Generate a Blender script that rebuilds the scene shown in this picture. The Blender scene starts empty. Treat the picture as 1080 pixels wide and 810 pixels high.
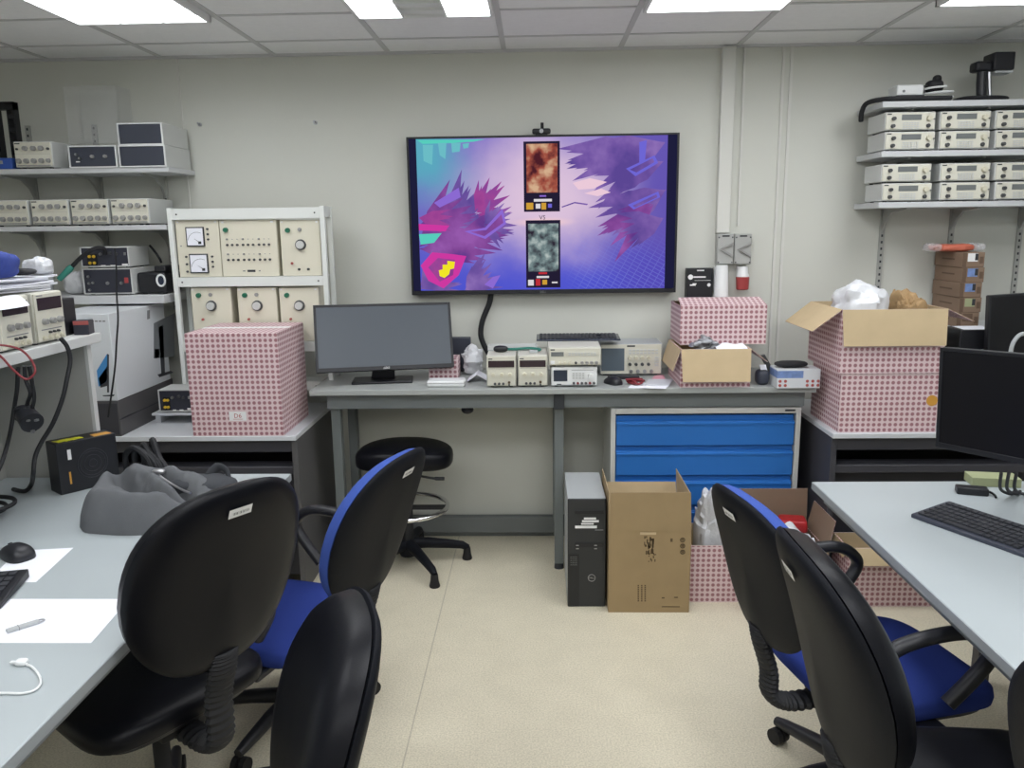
import bpy, bmesh, math, random
from mathutils import Vector, Matrix, noise
random.seed(7)
PI = math.pi
SC = bpy.context.scene
COL = SC.collection
# ---------------------------------------------------------------- camera
F = 850.0; PITCH = math.radians(11.04); YAW = math.radians(1.78); ROLL = math.radians(-0.76)
H = 1.65
cp, sp, cy, sy, cr, sr = math.cos(PITCH), math.sin(PITCH), math.cos(YAW), math.sin(YAW), math.cos(ROLL), math.sin(ROLL)
FWD = Vector((-sy*cp, cy*cp, -sp)); RT0 = Vector((cy, sy, 0)); UP0 = RT0.cross(FWD)
RT = cr*RT0 + sr*UP0; UP = -sr*RT0 + cr*UP0
CAM = Vector((0, 0, H))
def ray(x, y): return RT*((x-540)/F) - UP*((y-405)/F) + FWD
def az(x, y, z):
    d = ray(x, y); return CAM + d*((z-H)/d.z)
def ay(x, y, Y):
    d = ray(x, y); return CAM + d*(Y/d.y)
def ax(x, y, X):
    d = ray(x, y); return CAM + d*(X/d.x)
cam_d = bpy.data.cameras.new('camera'); cam = bpy.data.objects.new('camera', cam_d); COL.objects.link(cam)
cam_d.sensor_width = 36; cam_d.lens = F/1080*36; cam_d.clip_start = .05
cam.matrix_world = Matrix.Translation(CAM) @ Matrix(((RT.x, UP.x, -FWD.x), (RT.y, UP.y, -FWD.y), (RT.z, UP.z, -FWD.z))).to_4x4()
SC.camera = cam
# ---------------------------------------------------------------- materials
def lin(c):
    out = []
    for v in c[:3]:
        v = v/255.0
        out.append(v/12.92 if v <= .04045 else ((v+.055)/1.055)**2.4)
    return (*out, 1)
MATS = {}
def mat(name, rgb, rough=.5, metal=0, spec=.5, bump=0, bscale=200, var=0, vscale=8, alpha=1, trans=0, coat=0):
    m = bpy.data.materials.new(name); m.use_nodes = True
    nt = m.node_tree; b = nt.nodes['Principled BSDF']
    b.inputs['Base Color'].default_value = lin(rgb); b.inputs['Roughness'].default_value = rough
    b.inputs['Metallic'].default_value = metal; b.inputs['Specular IOR Level'].default_value = spec
    if alpha < 1: b.inputs['Alpha'].default_value = alpha
    if trans: b.inputs['Transmission Weight'].default_value = trans
    if coat: b.inputs['Coat Weight'].default_value = coat
    tc = None
    if bump or var:
        tc = nt.nodes.new('ShaderNodeTexCoord')
    if bump:
        n = nt.nodes.new('ShaderNodeTexNoise'); n.inputs['Scale'].default_value = bscale; n.inputs['Detail'].default_value = 3
        nt.links.new(tc.outputs['Object'], n.inputs['Vector'])
        bp = nt.nodes.new('ShaderNodeBump'); bp.inputs['Strength'].default_value = bump; bp.inputs['Distance'].default_value = .002
        nt.links.new(n.outputs['Fac'], bp.inputs['Height']); nt.links.new(bp.outputs['Normal'], b.inputs['Normal'])
    if var:
        n = nt.nodes.new('ShaderNodeTexNoise'); n.inputs['Scale'].default_value = vscale; n.inputs['Detail'].default_value = 4
        nt.links.new(tc.outputs['Object'], n.inputs['Vector'])
        mx = nt.nodes.new('ShaderNodeMix'); mx.data_type = 'RGBA'
        mx.inputs['A'].default_value = lin([max(0, c*(1-var)) for c in rgb]); mx.inputs['B'].default_value = lin([min(255, c*(1+var)) for c in rgb])
        nt.links.new(n.outputs['Fac'], mx.inputs['Factor']); nt.links.new(mx.outputs['Result'], b.inputs['Base Color'])
    MATS[name] = m
    return m
def emis(name, rgb, st):
    m = bpy.data.materials.new(name); m.use_nodes = True; nt = m.node_tree; nt.nodes.clear()
    e = nt.nodes.new('ShaderNodeEmission'); e.inputs['Color'].default_value = lin(rgb); e.inputs['Strength'].default_value = st
    o = nt.nodes.new('ShaderNodeOutputMaterial'); nt.links.new(e.outputs[0], o.inputs['Surface'])
    MATS[name] = m; return m
M = MATS
mat('wall_paint', (206, 207, 199), .55, bump=.05, bscale=60, var=.015, vscale=2)
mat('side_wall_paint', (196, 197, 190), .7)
mat('ceiling_tile', (238, 239, 240), .9, bump=.25, bscale=90, var=.02, vscale=40)
mat('ceiling_grid', (196, 197, 198), .5)
mat('trim_paint', (212, 212, 206), .5)
mat('skirting_grey', (112, 116, 116), .5)
mat('bench_grey', (163, 167, 165), .35, var=.03)
mat('bench_edge', (172, 176, 174), .4)
mat('bench_steel', (122, 128, 130), .45)
mat('bench_leg', (108, 114, 114), .45)
mat('bench_joint', (50, 54, 60), .5)
mat('white_laminate', (205, 208, 212), .35, spec=.4)
mat('table_top', (170, 178, 181), .42, spec=.45, var=.02, vscale=3)
mat('table_edge', (150, 156, 160), .5)
mat('hutch_panel', (168, 168, 163), .6)
mat('hutch_white', (205, 207, 206), .45)
mat('dark_cabinet', (64, 64, 70), .45, spec=.4)
mat('dark_side', (84, 83, 84), .5)
mat('dark_panel', (44, 44, 52), .5)
mat('blue_drawer', (44, 112, 190), .42, spec=.4)
mat('drawer_frame', (196, 197, 192), .45)
mat('black_plastic', (30, 31, 36), .42, spec=.45)
mat('black_matte', (24, 25, 29), .65)
mat('chair_shell', (19, 21, 27), .55, bump=.2, bscale=350, spec=.16)
mat('black_leather', (13, 14, 20), .38, spec=.2, bump=.1, bscale=250)
mat('chair_blue', (66, 90, 168), .9, bump=.35, bscale=500, spec=.15)
mat('chair_navy', (46, 62, 132), .92, bump=.35, bscale=500, spec=.1)
mat('rubber', (20, 20, 22), .7)
mat('chrome', (225, 225, 228), .15, metal=1)
mat('steel', (170, 172, 175), .35, metal=1)
mat('beige_panel', (212, 210, 196), .5)
mat('beige_body', (200, 199, 188), .55)
mat('cream_panel', (220, 216, 198), .5)
mat('rack_white', (224, 227, 224), .45)
mat('white_plastic', (228, 230, 230), .4)
mat('grey_plastic', (176, 180, 182), .5)
mat('light_grey', (200, 202, 200), .5)
mat('dark_front', (58, 62, 74), .45)
mat('navy_front', (46, 48, 60), .45)
mat('display_dark', (52, 40, 46), .2)
mat('display_grey', (112, 116, 116), .3)
mat('scope_screen', (92, 104, 114), .25)
mat('lcd_navy', (40, 48, 66), .2)
mat('knob_grey', (150, 150, 148), .45)
mat('knob_dark', (70, 72, 74), .5)
mat('knob_beige', (208, 204, 184), .45)
mat('green_button', (38, 110, 84), .4)
mat('jack_yellow', (226, 190, 60), .4)
mat('red_plastic', (158, 62, 62), .45)
mat('wire_red', (124, 40, 46), .5)
mat('ink_dark', (48, 50, 54), .6)
mat('ink_grey', (130, 132, 134), .6)
mat('ink_brown', (92, 76, 52), .8)
mat('ink_red', (176, 92, 88), .7)
mat('label_white', (232, 232, 232), .6)
mat('paper', (238, 240, 248), .8)
mat('paper_pink', (222, 160, 176), .8)
mat('paper_grey', (200, 202, 208), .8)
mat('kraft', (156, 134, 99), .8, var=.05, vscale=12)
mat('kraft_light', (194, 173, 138), .8, var=.04, vscale=12)
mat('kraft_brown', (134, 112, 94), .85, var=.05, vscale=9)
mat('kraft_dark', (104, 84, 68), .85)
mat('brown_paper', (160, 132, 94), .8, var=.12, vscale=40)
mat('bag_white', (214, 216, 220), .3, spec=.6, var=.06, vscale=30)
mat('bag_silver', (140, 142, 146), .3, metal=.5, var=.3, vscale=40)
mat('bubble_wrap', (200, 202, 206), .25, spec=.7, bump=.9, bscale=110, var=.08, vscale=25)
mat('red_pack', (164, 36, 40), .4, var=.15, vscale=30)
mat('orange_bag', (196, 106, 84), .45)
mat('backpack_grey', (100, 102, 105), .9, bump=.4, bscale=420, var=.08, vscale=14, spec=.2)
mat('backpack_dark', (68, 70, 74), .9, bump=.4, bscale=420, spec=.2)
mat('zip_silver', (190, 190, 192), .3, metal=.8)
mat('box_black', (26, 27, 32), .45)
mat('box_yellow', (204, 204, 40), .5)
mat('box_orange', (206, 150, 60), .5)
mat('teal', (46, 122, 108), .45)
mat('blue_cloth', (52, 70, 146), .8)
mat('blue_case', (48, 84, 166), .5)
mat('dell_white', (214, 218, 222), .55)
mat('print_grey', (120, 124, 128), .6)
mat('print_blue', (70, 140, 200), .6)
mat('print_dark', (62, 64, 70), .6)
mat('screen_off', (66, 74, 84), .35, spec=.6)
mat('screen_black', (14, 14, 19), .35, spec=.4)
mat('tissue_blue', (112, 136, 184), .5, var=.25, vscale=45)
mat('note_green', (160, 166, 128), .7)
mat('keycap', (44, 46, 52), .55)
mat('tower_black', (42, 44, 46), .45)
mat('tower_dark', (28, 30, 32), .5)
mat('rail_grey', (170, 171, 166), .5)
mat('shelf_grey', (196, 198, 200), .4)
mat('shelf_under', (150, 150, 158), .5)
mat('switch_grey', (170, 171, 168), .5)
mat('clear_plastic', (235, 238, 238), .03, alpha=.09, spec=.8)
mat('clear_film', (235, 235, 238), .12, alpha=.35, spec=.8)
# floor: cream vinyl with fine speckle and faint welded seams
def floor_mat():
    m = mat('vinyl_floor', (206, 199, 180), .38, spec=.35); nt = m.node_tree; b = nt.nodes['Principled BSDF']
    tc = nt.nodes.new('ShaderNodeTexCoord')
    n1 = nt.nodes.new('ShaderNodeTexNoise'); n1.inputs['Scale'].default_value = 170; n1.inputs['Detail'].default_value = 3
    n2 = nt.nodes.new('ShaderNodeTexNoise'); n2.inputs['Scale'].default_value = 9; n2.inputs['Detail'].default_value = 4
    for n in (n1, n2): nt.links.new(tc.outputs['Object'], n.inputs['Vector'])
    r = nt.nodes.new('ShaderNodeValToRGB'); e = r.color_ramp.elements
    e[0].position = .32; e[0].color = lin((196, 189, 167)); e[1].position = .62; e[1].color = lin((224, 216, 194))
    nt.links.new(n1.outputs['Fac'], r.inputs['Fac'])
    mx = nt.nodes.new('ShaderNodeMix'); mx.data_type = 'RGBA'; mx.blend_type = 'MULTIPLY'; mx.inputs['Factor'].default_value = .14
    r2 = nt.nodes.new('ShaderNodeValToRGB'); f = r2.color_ramp.elements
    f[0].position = .35; f[0].color = (.72, .72, .70, 1); f[1].position = .6; f[1].color = (1, 1, 1, 1)
    nt.links.new(n2.outputs['Fac'], r2.inputs['Fac'])
    nt.links.new(r.outputs['Color'], mx.inputs['A']); nt.links.new(r2.outputs['Color'], mx.inputs['B'])
    # seams every 1.5 m along X
    sx = nt.nodes.new('ShaderNodeSeparateXYZ'); nt.links.new(tc.outputs['Object'], sx.inputs[0])
    def math_(op, a, b_=None, c=None):
        q = nt.nodes.new('ShaderNodeMath'); q.operation = op
        for i, v in enumerate((a, b_, c)):
            if v is None: continue
            if isinstance(v, (int, float)): q.inputs[i].default_value = v
            else: nt.links.new(v, q.inputs[i])
        return q.outputs[0]
    a = math_('ADD', sx.outputs['X'], .43+15); a = math_('MODULO', a, 1.5); a = math_('SUBTRACT', a, .0); a = math_('LESS_THAN', a, .005)
    m2 = nt.nodes.new('ShaderNodeMix'); m2.data_type = 'RGBA'
    nt.links.new(math_('MULTIPLY', a, .4), m2.inputs['Factor']); nt.links.new(mx.outputs['Result'], m2.inputs['A']); m2.inputs['B'].default_value = lin((120, 112, 96))
    nt.links.new(m2.outputs['Result'], b.inputs['Base Color'])
floor_mat()
# printed wrapping of the pink cartons: rows of rosettes on a pale ground
def pink_mat(name, ground, dot, dot2, cell=.0232):
    m = mat(name, ground, .7); nt = m.node_tree; b = nt.nodes['Principled BSDF']
    uv = nt.nodes.new('ShaderNodeUVMap')
    sc = nt.nodes.new('ShaderNodeVectorMath'); sc.operation = 'SCALE'; sc.inputs['Scale'].default_value = 1/cell
    nt.links.new(uv.outputs[0], sc.inputs[0])
    fr = nt.nodes.new('ShaderNodeVectorMath'); fr.operation = 'FRACTION'; nt.links.new(sc.outputs[0], fr.inputs[0])
    sb = nt.nodes.new('ShaderNodeVectorMath'); sb.operation = 'SUBTRACT'; sb.inputs[1].default_value = (.5, .5, 0); nt.links.new(fr.outputs[0], sb.inputs[0])
    ln = nt.nodes.new('ShaderNodeVectorMath'); ln.operation = 'LENGTH'; nt.links.new(sb.outputs[0], ln.inputs[0])
    rp = nt.nodes.new('ShaderNodeValToRGB'); e = rp.color_ramp.elements
    e[0].position = .26; e[0].color = (1, 1, 1, 1); e[1].position = .42; e[1].color = (0, 0, 0, 1)
    nt.links.new(ln.outputs['Value'], rp.inputs['Fac'])
    nz = nt.nodes.new('ShaderNodeTexNoise'); nz.inputs['Scale'].default_value = 1.1; nt.links.new(sc.outputs[0], nz.inputs['Vector'])
    dm = nt.nodes.new('ShaderNodeMix'); dm.data_type = 'RGBA'; dm.inputs['A'].default_value = lin(dot); dm.inputs['B'].default_value = lin(dot2)
    nt.links.new(nz.outputs['Fac'], dm.inputs['Factor'])
    mx = nt.nodes.new('ShaderNodeMix'); mx.data_type = 'RGBA'; mx.inputs['A'].default_value = lin(ground)
    nt.links.new(rp.outputs['Color'], mx.inputs['Factor']); nt.links.new(dm.outputs['Result'], mx.inputs['B'])
    nt.links.new(mx.outputs['Result'], b.inputs['Base Color'])
pink_mat('pink_print', (221, 199, 201), (172, 124, 130), (144, 92, 102))
# ---------------------------------------------------------------- mesh builder
def mtx(loc=(0, 0, 0), rz=0, rx=0, ry=0):
    return Matrix.Translation(Vector(loc)) @ Matrix.Rotation(rz, 4, 'Z') @ Matrix.Rotation(ry, 4, 'Y') @ Matrix.Rotation(rx, 4, 'X')
class MB:
    def __init__(s): s.v = []; s.f = []; s.m = []
    def add(s, vs, fs, m=0, T=None):
        o = len(s.v)
        for p in vs:
            p = Vector(p); s.v.append(T @ p if T is not None else p)
        for f in fs: s.f.append(tuple(i+o for i in f)); s.m.append(m)
        return s
    def box(s, x0, x1, y0, y1, z0, z1, m=0, T=None):
        vs = [(x, y, z) for z in (z0, z1) for y in (y0, y1) for x in (x0, x1)]
        return s.add(vs, [(0, 2, 3, 1), (4, 5, 7, 6), (0, 1, 5, 4), (2, 6, 7, 3), (0, 4, 6, 2), (1, 3, 7, 5)], m, T)
    def slab(s, pts, n, t, m=0, T=None):            # planar polygon thickened along n
        n = Vector(n).normalized()*t; k = len(pts); P = [Vector(p) for p in pts]
        nn = (P[1]-P[0]).cross(P[2]-P[1])
        if nn.dot(n) > 0: P.reverse()
        vs = P + [p+n for p in P]
        fs = [tuple(range(k)), tuple(reversed(range(k, 2*k)))] + [(i, i+k, (i+1) % k + k, (i+1) % k) for i in range(k)]
        return s.add(vs, fs, m, T)
    def rings(s, rings, m=0, T=None, cap=True, closed=False):
        k = len(rings[0]); vs = [p for r in rings for p in r]; fs = []
        nr = len(rings)
        for i in range(nr if closed else nr-1):
            a = i*k; b = ((i+1) % nr)*k
            for j in range(k):
                fs.append((a+j, a+(j+1) % k, b+(j+1) % k, b+j))
        if cap and not closed:
            fs.append(tuple(reversed(range(k)))); fs.append(tuple(range((nr-1)*k, nr*k)))
        return s.add(vs, fs, m, T)
    def tube(s, pts, r, seg=8, m=0, T=None, closed=False, flat=1.0, upv=None):
        P = [Vector(p) for p in pts]; n = len(P); R = []
        prev = None
        for i in range(n):
            a = P[(i-1) % n] if (closed or i > 0) else P[i]; b = P[(i+1) % n] if (closed or i < n-1) else P[i]
            t = (b-a).normalized()
            if prev is None:
                u = Vector(upv) if upv is not None else (Vector((0, 0, 1)) if abs(t.z) < .9 else Vector((1, 0, 0)))
            else: u = prev
            u = (u - t*u.dot(t)).normalized(); w = t.cross(u); prev = u
            rr = r[i] if isinstance(r, (list, tuple)) else r
            R.append([P[i] + u*(rr*math.cos(2*PI*j/seg)) + w*(rr*flat*math.sin(2*PI*j/seg)) for j in range(seg)])
        return s.rings(R, m, T, True, closed)
    def cyl(s, p0, p1, r0, r1=None, seg=16, m=0, T=None):
        return s.tube([p0, p1], [r0, r0 if r1 is None else r1], seg, m, T)
    def lathe(s, prof, seg=24, m=0, T=None):
        R = [[(r*math.cos(2*PI*j/seg), r*math.sin(2*PI*j/seg), z) for j in range(seg)] for r, z in prof]
        return s.rings(R, m, T)
    def surf(s, fn, nu, nv, m=0, T=None):
        vs = [fn(i/nu, j/nv) for i in range(nu+1) for j in range(nv+1)]
        fs = [(i*(nv+1)+j, (i+1)*(nv+1)+j, (i+1)*(nv+1)+j+1, i*(nv+1)+j+1) for i in range(nu) for j in range(nv)]
        return s.add(vs, fs, m, T)
    def sell(s, c, rad, e1=.4, e2=.4, nu=28, nv=16, m=0, T=None, disp=None):   # superellipsoid
        def sg(w, e): return math.copysign(abs(w)**e, w)
        R = []
        for j in range(nv+1):
            ph = -PI/2 + PI*j/nv; ring = []
            ph = max(-PI/2+.02, min(PI/2-.02, ph))
            for i in range(nu):
                th = 2*PI*i/nu
                p = Vector((rad[0]*sg(math.cos(ph), e1)*sg(math.cos(th), e2), rad[1]*sg(math.cos(ph), e1)*sg(math.sin(th), e2), rad[2]*sg(math.sin(ph), e1)))
                if disp: p = disp(p)
                ring.append(p + Vector(c))
            R.append(ring)
        return s.rings(R, m, T)
    def text(s, txt, size, T, m=0, depth=.0004, align='CENTER'):
        cu = bpy.data.curves.new('lettering', 'FONT'); cu.body = txt; cu.size = size; cu.extrude = depth; cu.align_x = align; cu.resolution_u = 2
        o = bpy.data.objects.new('lettering', cu); COL.objects.link(o); bpy.context.view_layer.update()
        me = bpy.data.meshes.new_from_object(o.evaluated_get(bpy.context.evaluated_depsgraph_get()))
        s.add([v.co.copy() for v in me.vertices], [tuple(p.vertices) for p in me.polygons], m, T)
        bpy.data.objects.remove(o); bpy.data.curves.remove(cu); bpy.data.meshes.remove(me); return s
    def mesh(s, name, mats, inv=None, smooth=40):
        me = bpy.data.meshes.new(name)
        vs = [inv @ v for v in s.v] if inv is not None else s.v
        me.from_pydata([tuple(v) for v in vs], [], s.f)
        for q in mats: me.materials.append(M[q] if isinstance(q, str) else q)
        for p, k in zip(me.polygons, s.m): p.material_index = k
        bm = bmesh.new(); bm.from_mesh(me); bmesh.ops.recalc_face_normals(bm, faces=bm.faces); bm.to_mesh(me); bm.free()
        uv = me.uv_layers.new(name='UVMap')
        for p in me.polygons:
            n = p.normal; a = max(range(3), key=lambda i: abs(n[i]))
            for li in p.loop_indices:
                c = me.vertices[me.loops[li].vertex_index].co
                uv.data[li].uv = (c.y, c.z) if a == 0 else ((c.x, c.z) if a == 1 else (c.x, c.y))
        if smooth:
            me.shade_smooth(); me.set_sharp_from_angle(angle=math.radians(smooth))
        return me
def wm(o):
    m = o.matrix_basis.copy(); p = o.parent
    while p is not None: m = p.matrix_basis @ m; p = p.parent
    return m
def obj(name, mb, mats, parent=None, world=False, bevel=0, seg=2, smooth=40, sub=0):
    """One mesh object.  With a parent the vertices are in the parent's frame (world=True: given in world axes)."""
    if isinstance(mats, str): mats = [mats]
    if parent is None:
        xs = [v.x for v in mb.v]; ys = [v.y for v in mb.v]; zs = [v.z for v in mb.v]
        org = Vector(((min(xs)+max(xs))/2, (min(ys)+max(ys))/2, min(zs)))
        inv = Matrix.Translation(-org)
    else:
        org = None; inv = wm(parent).inverted() if world else None
    me = mb.mesh(name, mats, inv, smooth)
    o = bpy.data.objects.new(name, me); COL.objects.link(o)
    if org is not None: o.location = org
    else: o.parent = parent
    if bevel:
        b = o.modifiers.new('Bevel', 'BEVEL'); b.width = bevel; b.segments = seg; b.limit_method = 'ANGLE'; b.angle_limit = math.radians(35)
    if sub:
        b = o.modifiers.new('Subsurf', 'SUBSURF'); b.levels = sub; b.render_levels = sub
    return o
def tag(o, label=None, cat=None, group=None, kind=None):
    if label: o['label'] = label
    if cat: o['category'] = cat
    if group: o['group'] = group
    if kind: o['kind'] = kind
    return o
def thing(name, label, cat, loc, rz=0, group=None):
    o = bpy.data.objects.new(name, None); COL.objects.link(o); o.empty_display_size = .05
    o.location = loc; o.rotation_euler = (0, 0, rz)
    return tag(o, label, cat, group)
def struct(name, mb, mats, bevel=0, label=None, cat=None):
    o = obj(name, mb, mats, bevel=bevel); return tag(o, label or name.replace('_', ' '), cat or name.split('_')[0], None, 'structure')
KIDS = {}
def dup(root, loc, rz=0, label=None, group=None):
    def rec(o, par):
        c = o.copy(); COL.objects.link(c)
        if par is not None: c.parent = par
        for ch in [q for q in list(COL.objects) if q.parent == o]: rec(ch, c)
        return c
    r = rec(root, None); r.location = loc; r.rotation_euler = (0, 0, rz)
    if label: r['label'] = label
    if group: r['group'] = group
    return r
def arc(cx, cz, r, a0, a1, n): return [(cx+r*math.cos(a0+(a1-a0)*i/n), cz+r*math.sin(a0+(a1-a0)*i/n)) for i in range(n+1)]
def spline(pts, k=8, closed=False):
    P = [Vector(p) for p in pts]; n = len(P); out = []
    for i in range(n if closed else n-1):
        if closed: a, b, c, d = P[(i-1) % n], P[i], P[(i+1) % n], P[(i+2) % n]
        else: a, b, c, d = P[max(i-1, 0)], P[i], P[i+1], P[min(i+2, n-1)]
        for j in range(k):
            t = j/k
            out.append(.5*((2*b)+(c-a)*t+(2*a-5*b+4*c-d)*t*t+(3*b-a-3*c+d)*t**3))
    if not closed: out.append(P[-1])
    return out
# ================================================================ the room
WY = 4.158; CE = 2.495; XL = -3.1; XR = 3.1; YB = -2.6
struct('floor', MB().box(XL-.1, XR+.1, YB-.1, WY+.1, -.1, 0), 'vinyl_floor')
struct('wall_back', MB().box(XL-.1, XR+.1, WY, WY+.1, 0, CE+.1), 'wall_paint')
struct('wall_left', MB().box(XL-.1, XL, YB, WY, 0, CE+.1), 'side_wall_paint')
struct('wall_right', MB().box(XR, XR+.1, YB, WY, 0, CE+.1), 'side_wall_paint')
struct('wall_front', MB().box(XL-.1, XR+.1, YB-.1, YB, 0, CE+.1), 'side_wall_paint')
# ceiling: tiles between a grid of T bars
GX = [-1.276+.5645*n for n in range(-4, 9)]
GY = [3.41+.462*n for n in range(-14, 2)]
mb = MB().box(XL-.1, XR+.1, YB-.1, WY+.1, CE, CE+.1)
for x in GX:
    if XL < x < XR: mb.box(x-.012, x+.012, YB, WY, CE-.004, CE, 1)
for y in GY:
    if YB < y < WY: mb.box(XL, XR, y-.010, y+.010, CE-.0035, CE, 1)
mb.box(XL, XR, WY-.02, WY, CE-.012, CE, 1)
struct('ceiling', mb, ['ceiling_tile', 'ceiling_grid'])
# wall joints, trunking
def strip(name, px, Y0, w, d, z0, m='trim_paint'):
    a = ay(*px, WY)
    return struct(name, MB().box(a.x-w/2, a.x+w/2, WY-d, WY, z0, CE-.012), m, bevel=.002)
strip('trim_1', (187, 64), 0, .010, .006, .10, 'trim_paint')
a = ay(768, 47, WY)
struct('trim_2', MB().box(a.x-.033, a.x+.033, WY-.04, WY, 1.606, CE-.012), 'trim_paint', bevel=.003)
struct('trim_3', MB().box(a.x+.075, a.x+.085, WY-.012, WY, 1.64, CE-.012), 'trim_paint')
a = ay(832, 46, WY)
struct('trim_4', MB().box(a.x-.028, a.x-.016, WY-.008, WY, .12, CE-.012).box(a.x+.010, a.x+.024, WY-.008, WY, .12, CE-.012), 'trim_paint')
# grey rail along the foot of the wall
struct('baseboard_back', MB().box(-1.06, 1.28, WY-.05, WY, .030, .118).box(-1.06, 1.28, WY-.02, WY, 0, .03), 'skirting_grey', bevel=.003)
# ---------------------------------------------------------------- ceiling lights
emis('tube_light', (250, 252, 255), 26)
emis('diffuser_light', (250, 252, 255), 9.5)
def troffer(ix, iy, bays, label, n=2):
    x0 = GX[ix]+.012; x1 = GX[ix+1]-.012; y1 = GY[iy]-.01; y0 = y1 - .462*n + .02
    t = thing('ceiling_light', label, 'ceiling light', ((x0+x1)/2, (y0+y1)/2, CE-.03), 0, 'recessed fluorescent ceiling lights')
    w = (x1-x0)/2; d = (y1-y0)/2
    fr = MB().box(-w, w, -d, -d+.012, 0, .028).box(-w, w, d-.012, d, 0, .028).box(-w, -w+.012, -d, d, 0, .028).box(w-.012, w, -d, d, 0, .028)
    obj('frame', fr, 'white_plastic', t)
    k = len(bays); bw = (2*w-.024)/k
    for i, on in enumerate(bays):
        a = -w+.012+i*bw
        obj('diffuser', MB().box(a+.003, a+bw-.003, -d+.014, d-.014, .012, .020), 'diffuser_light' if on else 'white_plastic', t)
    lv = MB()
    for i in range(1, k): lv.box(-w+.012+i*bw-.003, -w+.012+i*bw+.003, -d+.012, d-.012, -.001, .012)
    if len(bays) == 3:
        for j in range(1, 9): lv.box(-w+.012, w-.012, -d+.012+(2*d-.024)*j/9-.0015, -d+.012+(2*d-.024)*j/9+.0015, .002, .012)
    obj('louver', lv, 'white_plastic', t)
    return t
IY = 14     # GY index of the line nearest the picture's top edge
jx = min(range(len(GX)), key=lambda i: abs(GX[i]+1.84))
jy = min(range(len(GY)), key=lambda i: abs(GY[i]-3.41))
troffer(jx, jy, [1, 1, 1], 'louvred three-lamp ceiling light at far left, above the wall shelves')
troffer(jx+2, jy, [1, 0, 1], 'ceiling light with a dark middle bay, just left of the screen top')
troffer(jx+4, jy, [1], 'plain white ceiling light above the right part of the big screen')
troffer(jx+6, jy, [1], 'ceiling light at the top right edge, above the shelf of instruments')
for r in (4, 8):  # rows of fixtures out of view, added for illumination
    for c in (0, 2, 4, 6):
        troffer(jx+c, jy-r, [1], 'unseen recessed ceiling light added to light the room')
# ================================================================ television
a = ay(428, 145.5, 4.09); b = ay(716.5, 139, 4.09); c = ay(713, 307, 4.09); d_ = ay(435, 312.6, 4.09)
tx0 = (a.x+d_.x)/2; tx1 = (b.x+c.x)/2; tz1 = (a.z+b.z)/2; tz0 = (c.z+d_.z)/2
TW = tx1-tx0; TH = tz1-tz0
tv = thing('wall_screen', 'big flat screen on the back wall showing purple and blue artwork', 'television', ((tx0+tx1)/2, 4.09, tz0))
mb = MB().box(-TW/2, TW/2, .004, .05, 0, TH)
obj('casing', mb, 'black_plastic', tv, bevel=.004)
bz = MB()
bl, br, bt, bb = .012, .012, .010, .022
bz.box(-TW/2, -TW/2+bl, -.004, .004, 0, TH).box(TW/2-br, TW/2, -.004, .004, 0, TH).box(-TW/2+bl, TW/2-br, -.004, .004, TH-bt, TH).box(-TW/2+bl, TW/2-br, -.004, .004, 0, bb)
obj('bezel', bz, 'black_plastic', tv, bevel=.0015)
obj('wall_bracket', MB().box(-.2, .2, .05, WY-4.09, .2, .5), 'black_matte', tv)
obj('brand_mark', MB().text('DELL', .014, mtx((0, -.0045, .006), 0, PI/2)), 'ink_grey', tv)
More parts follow.
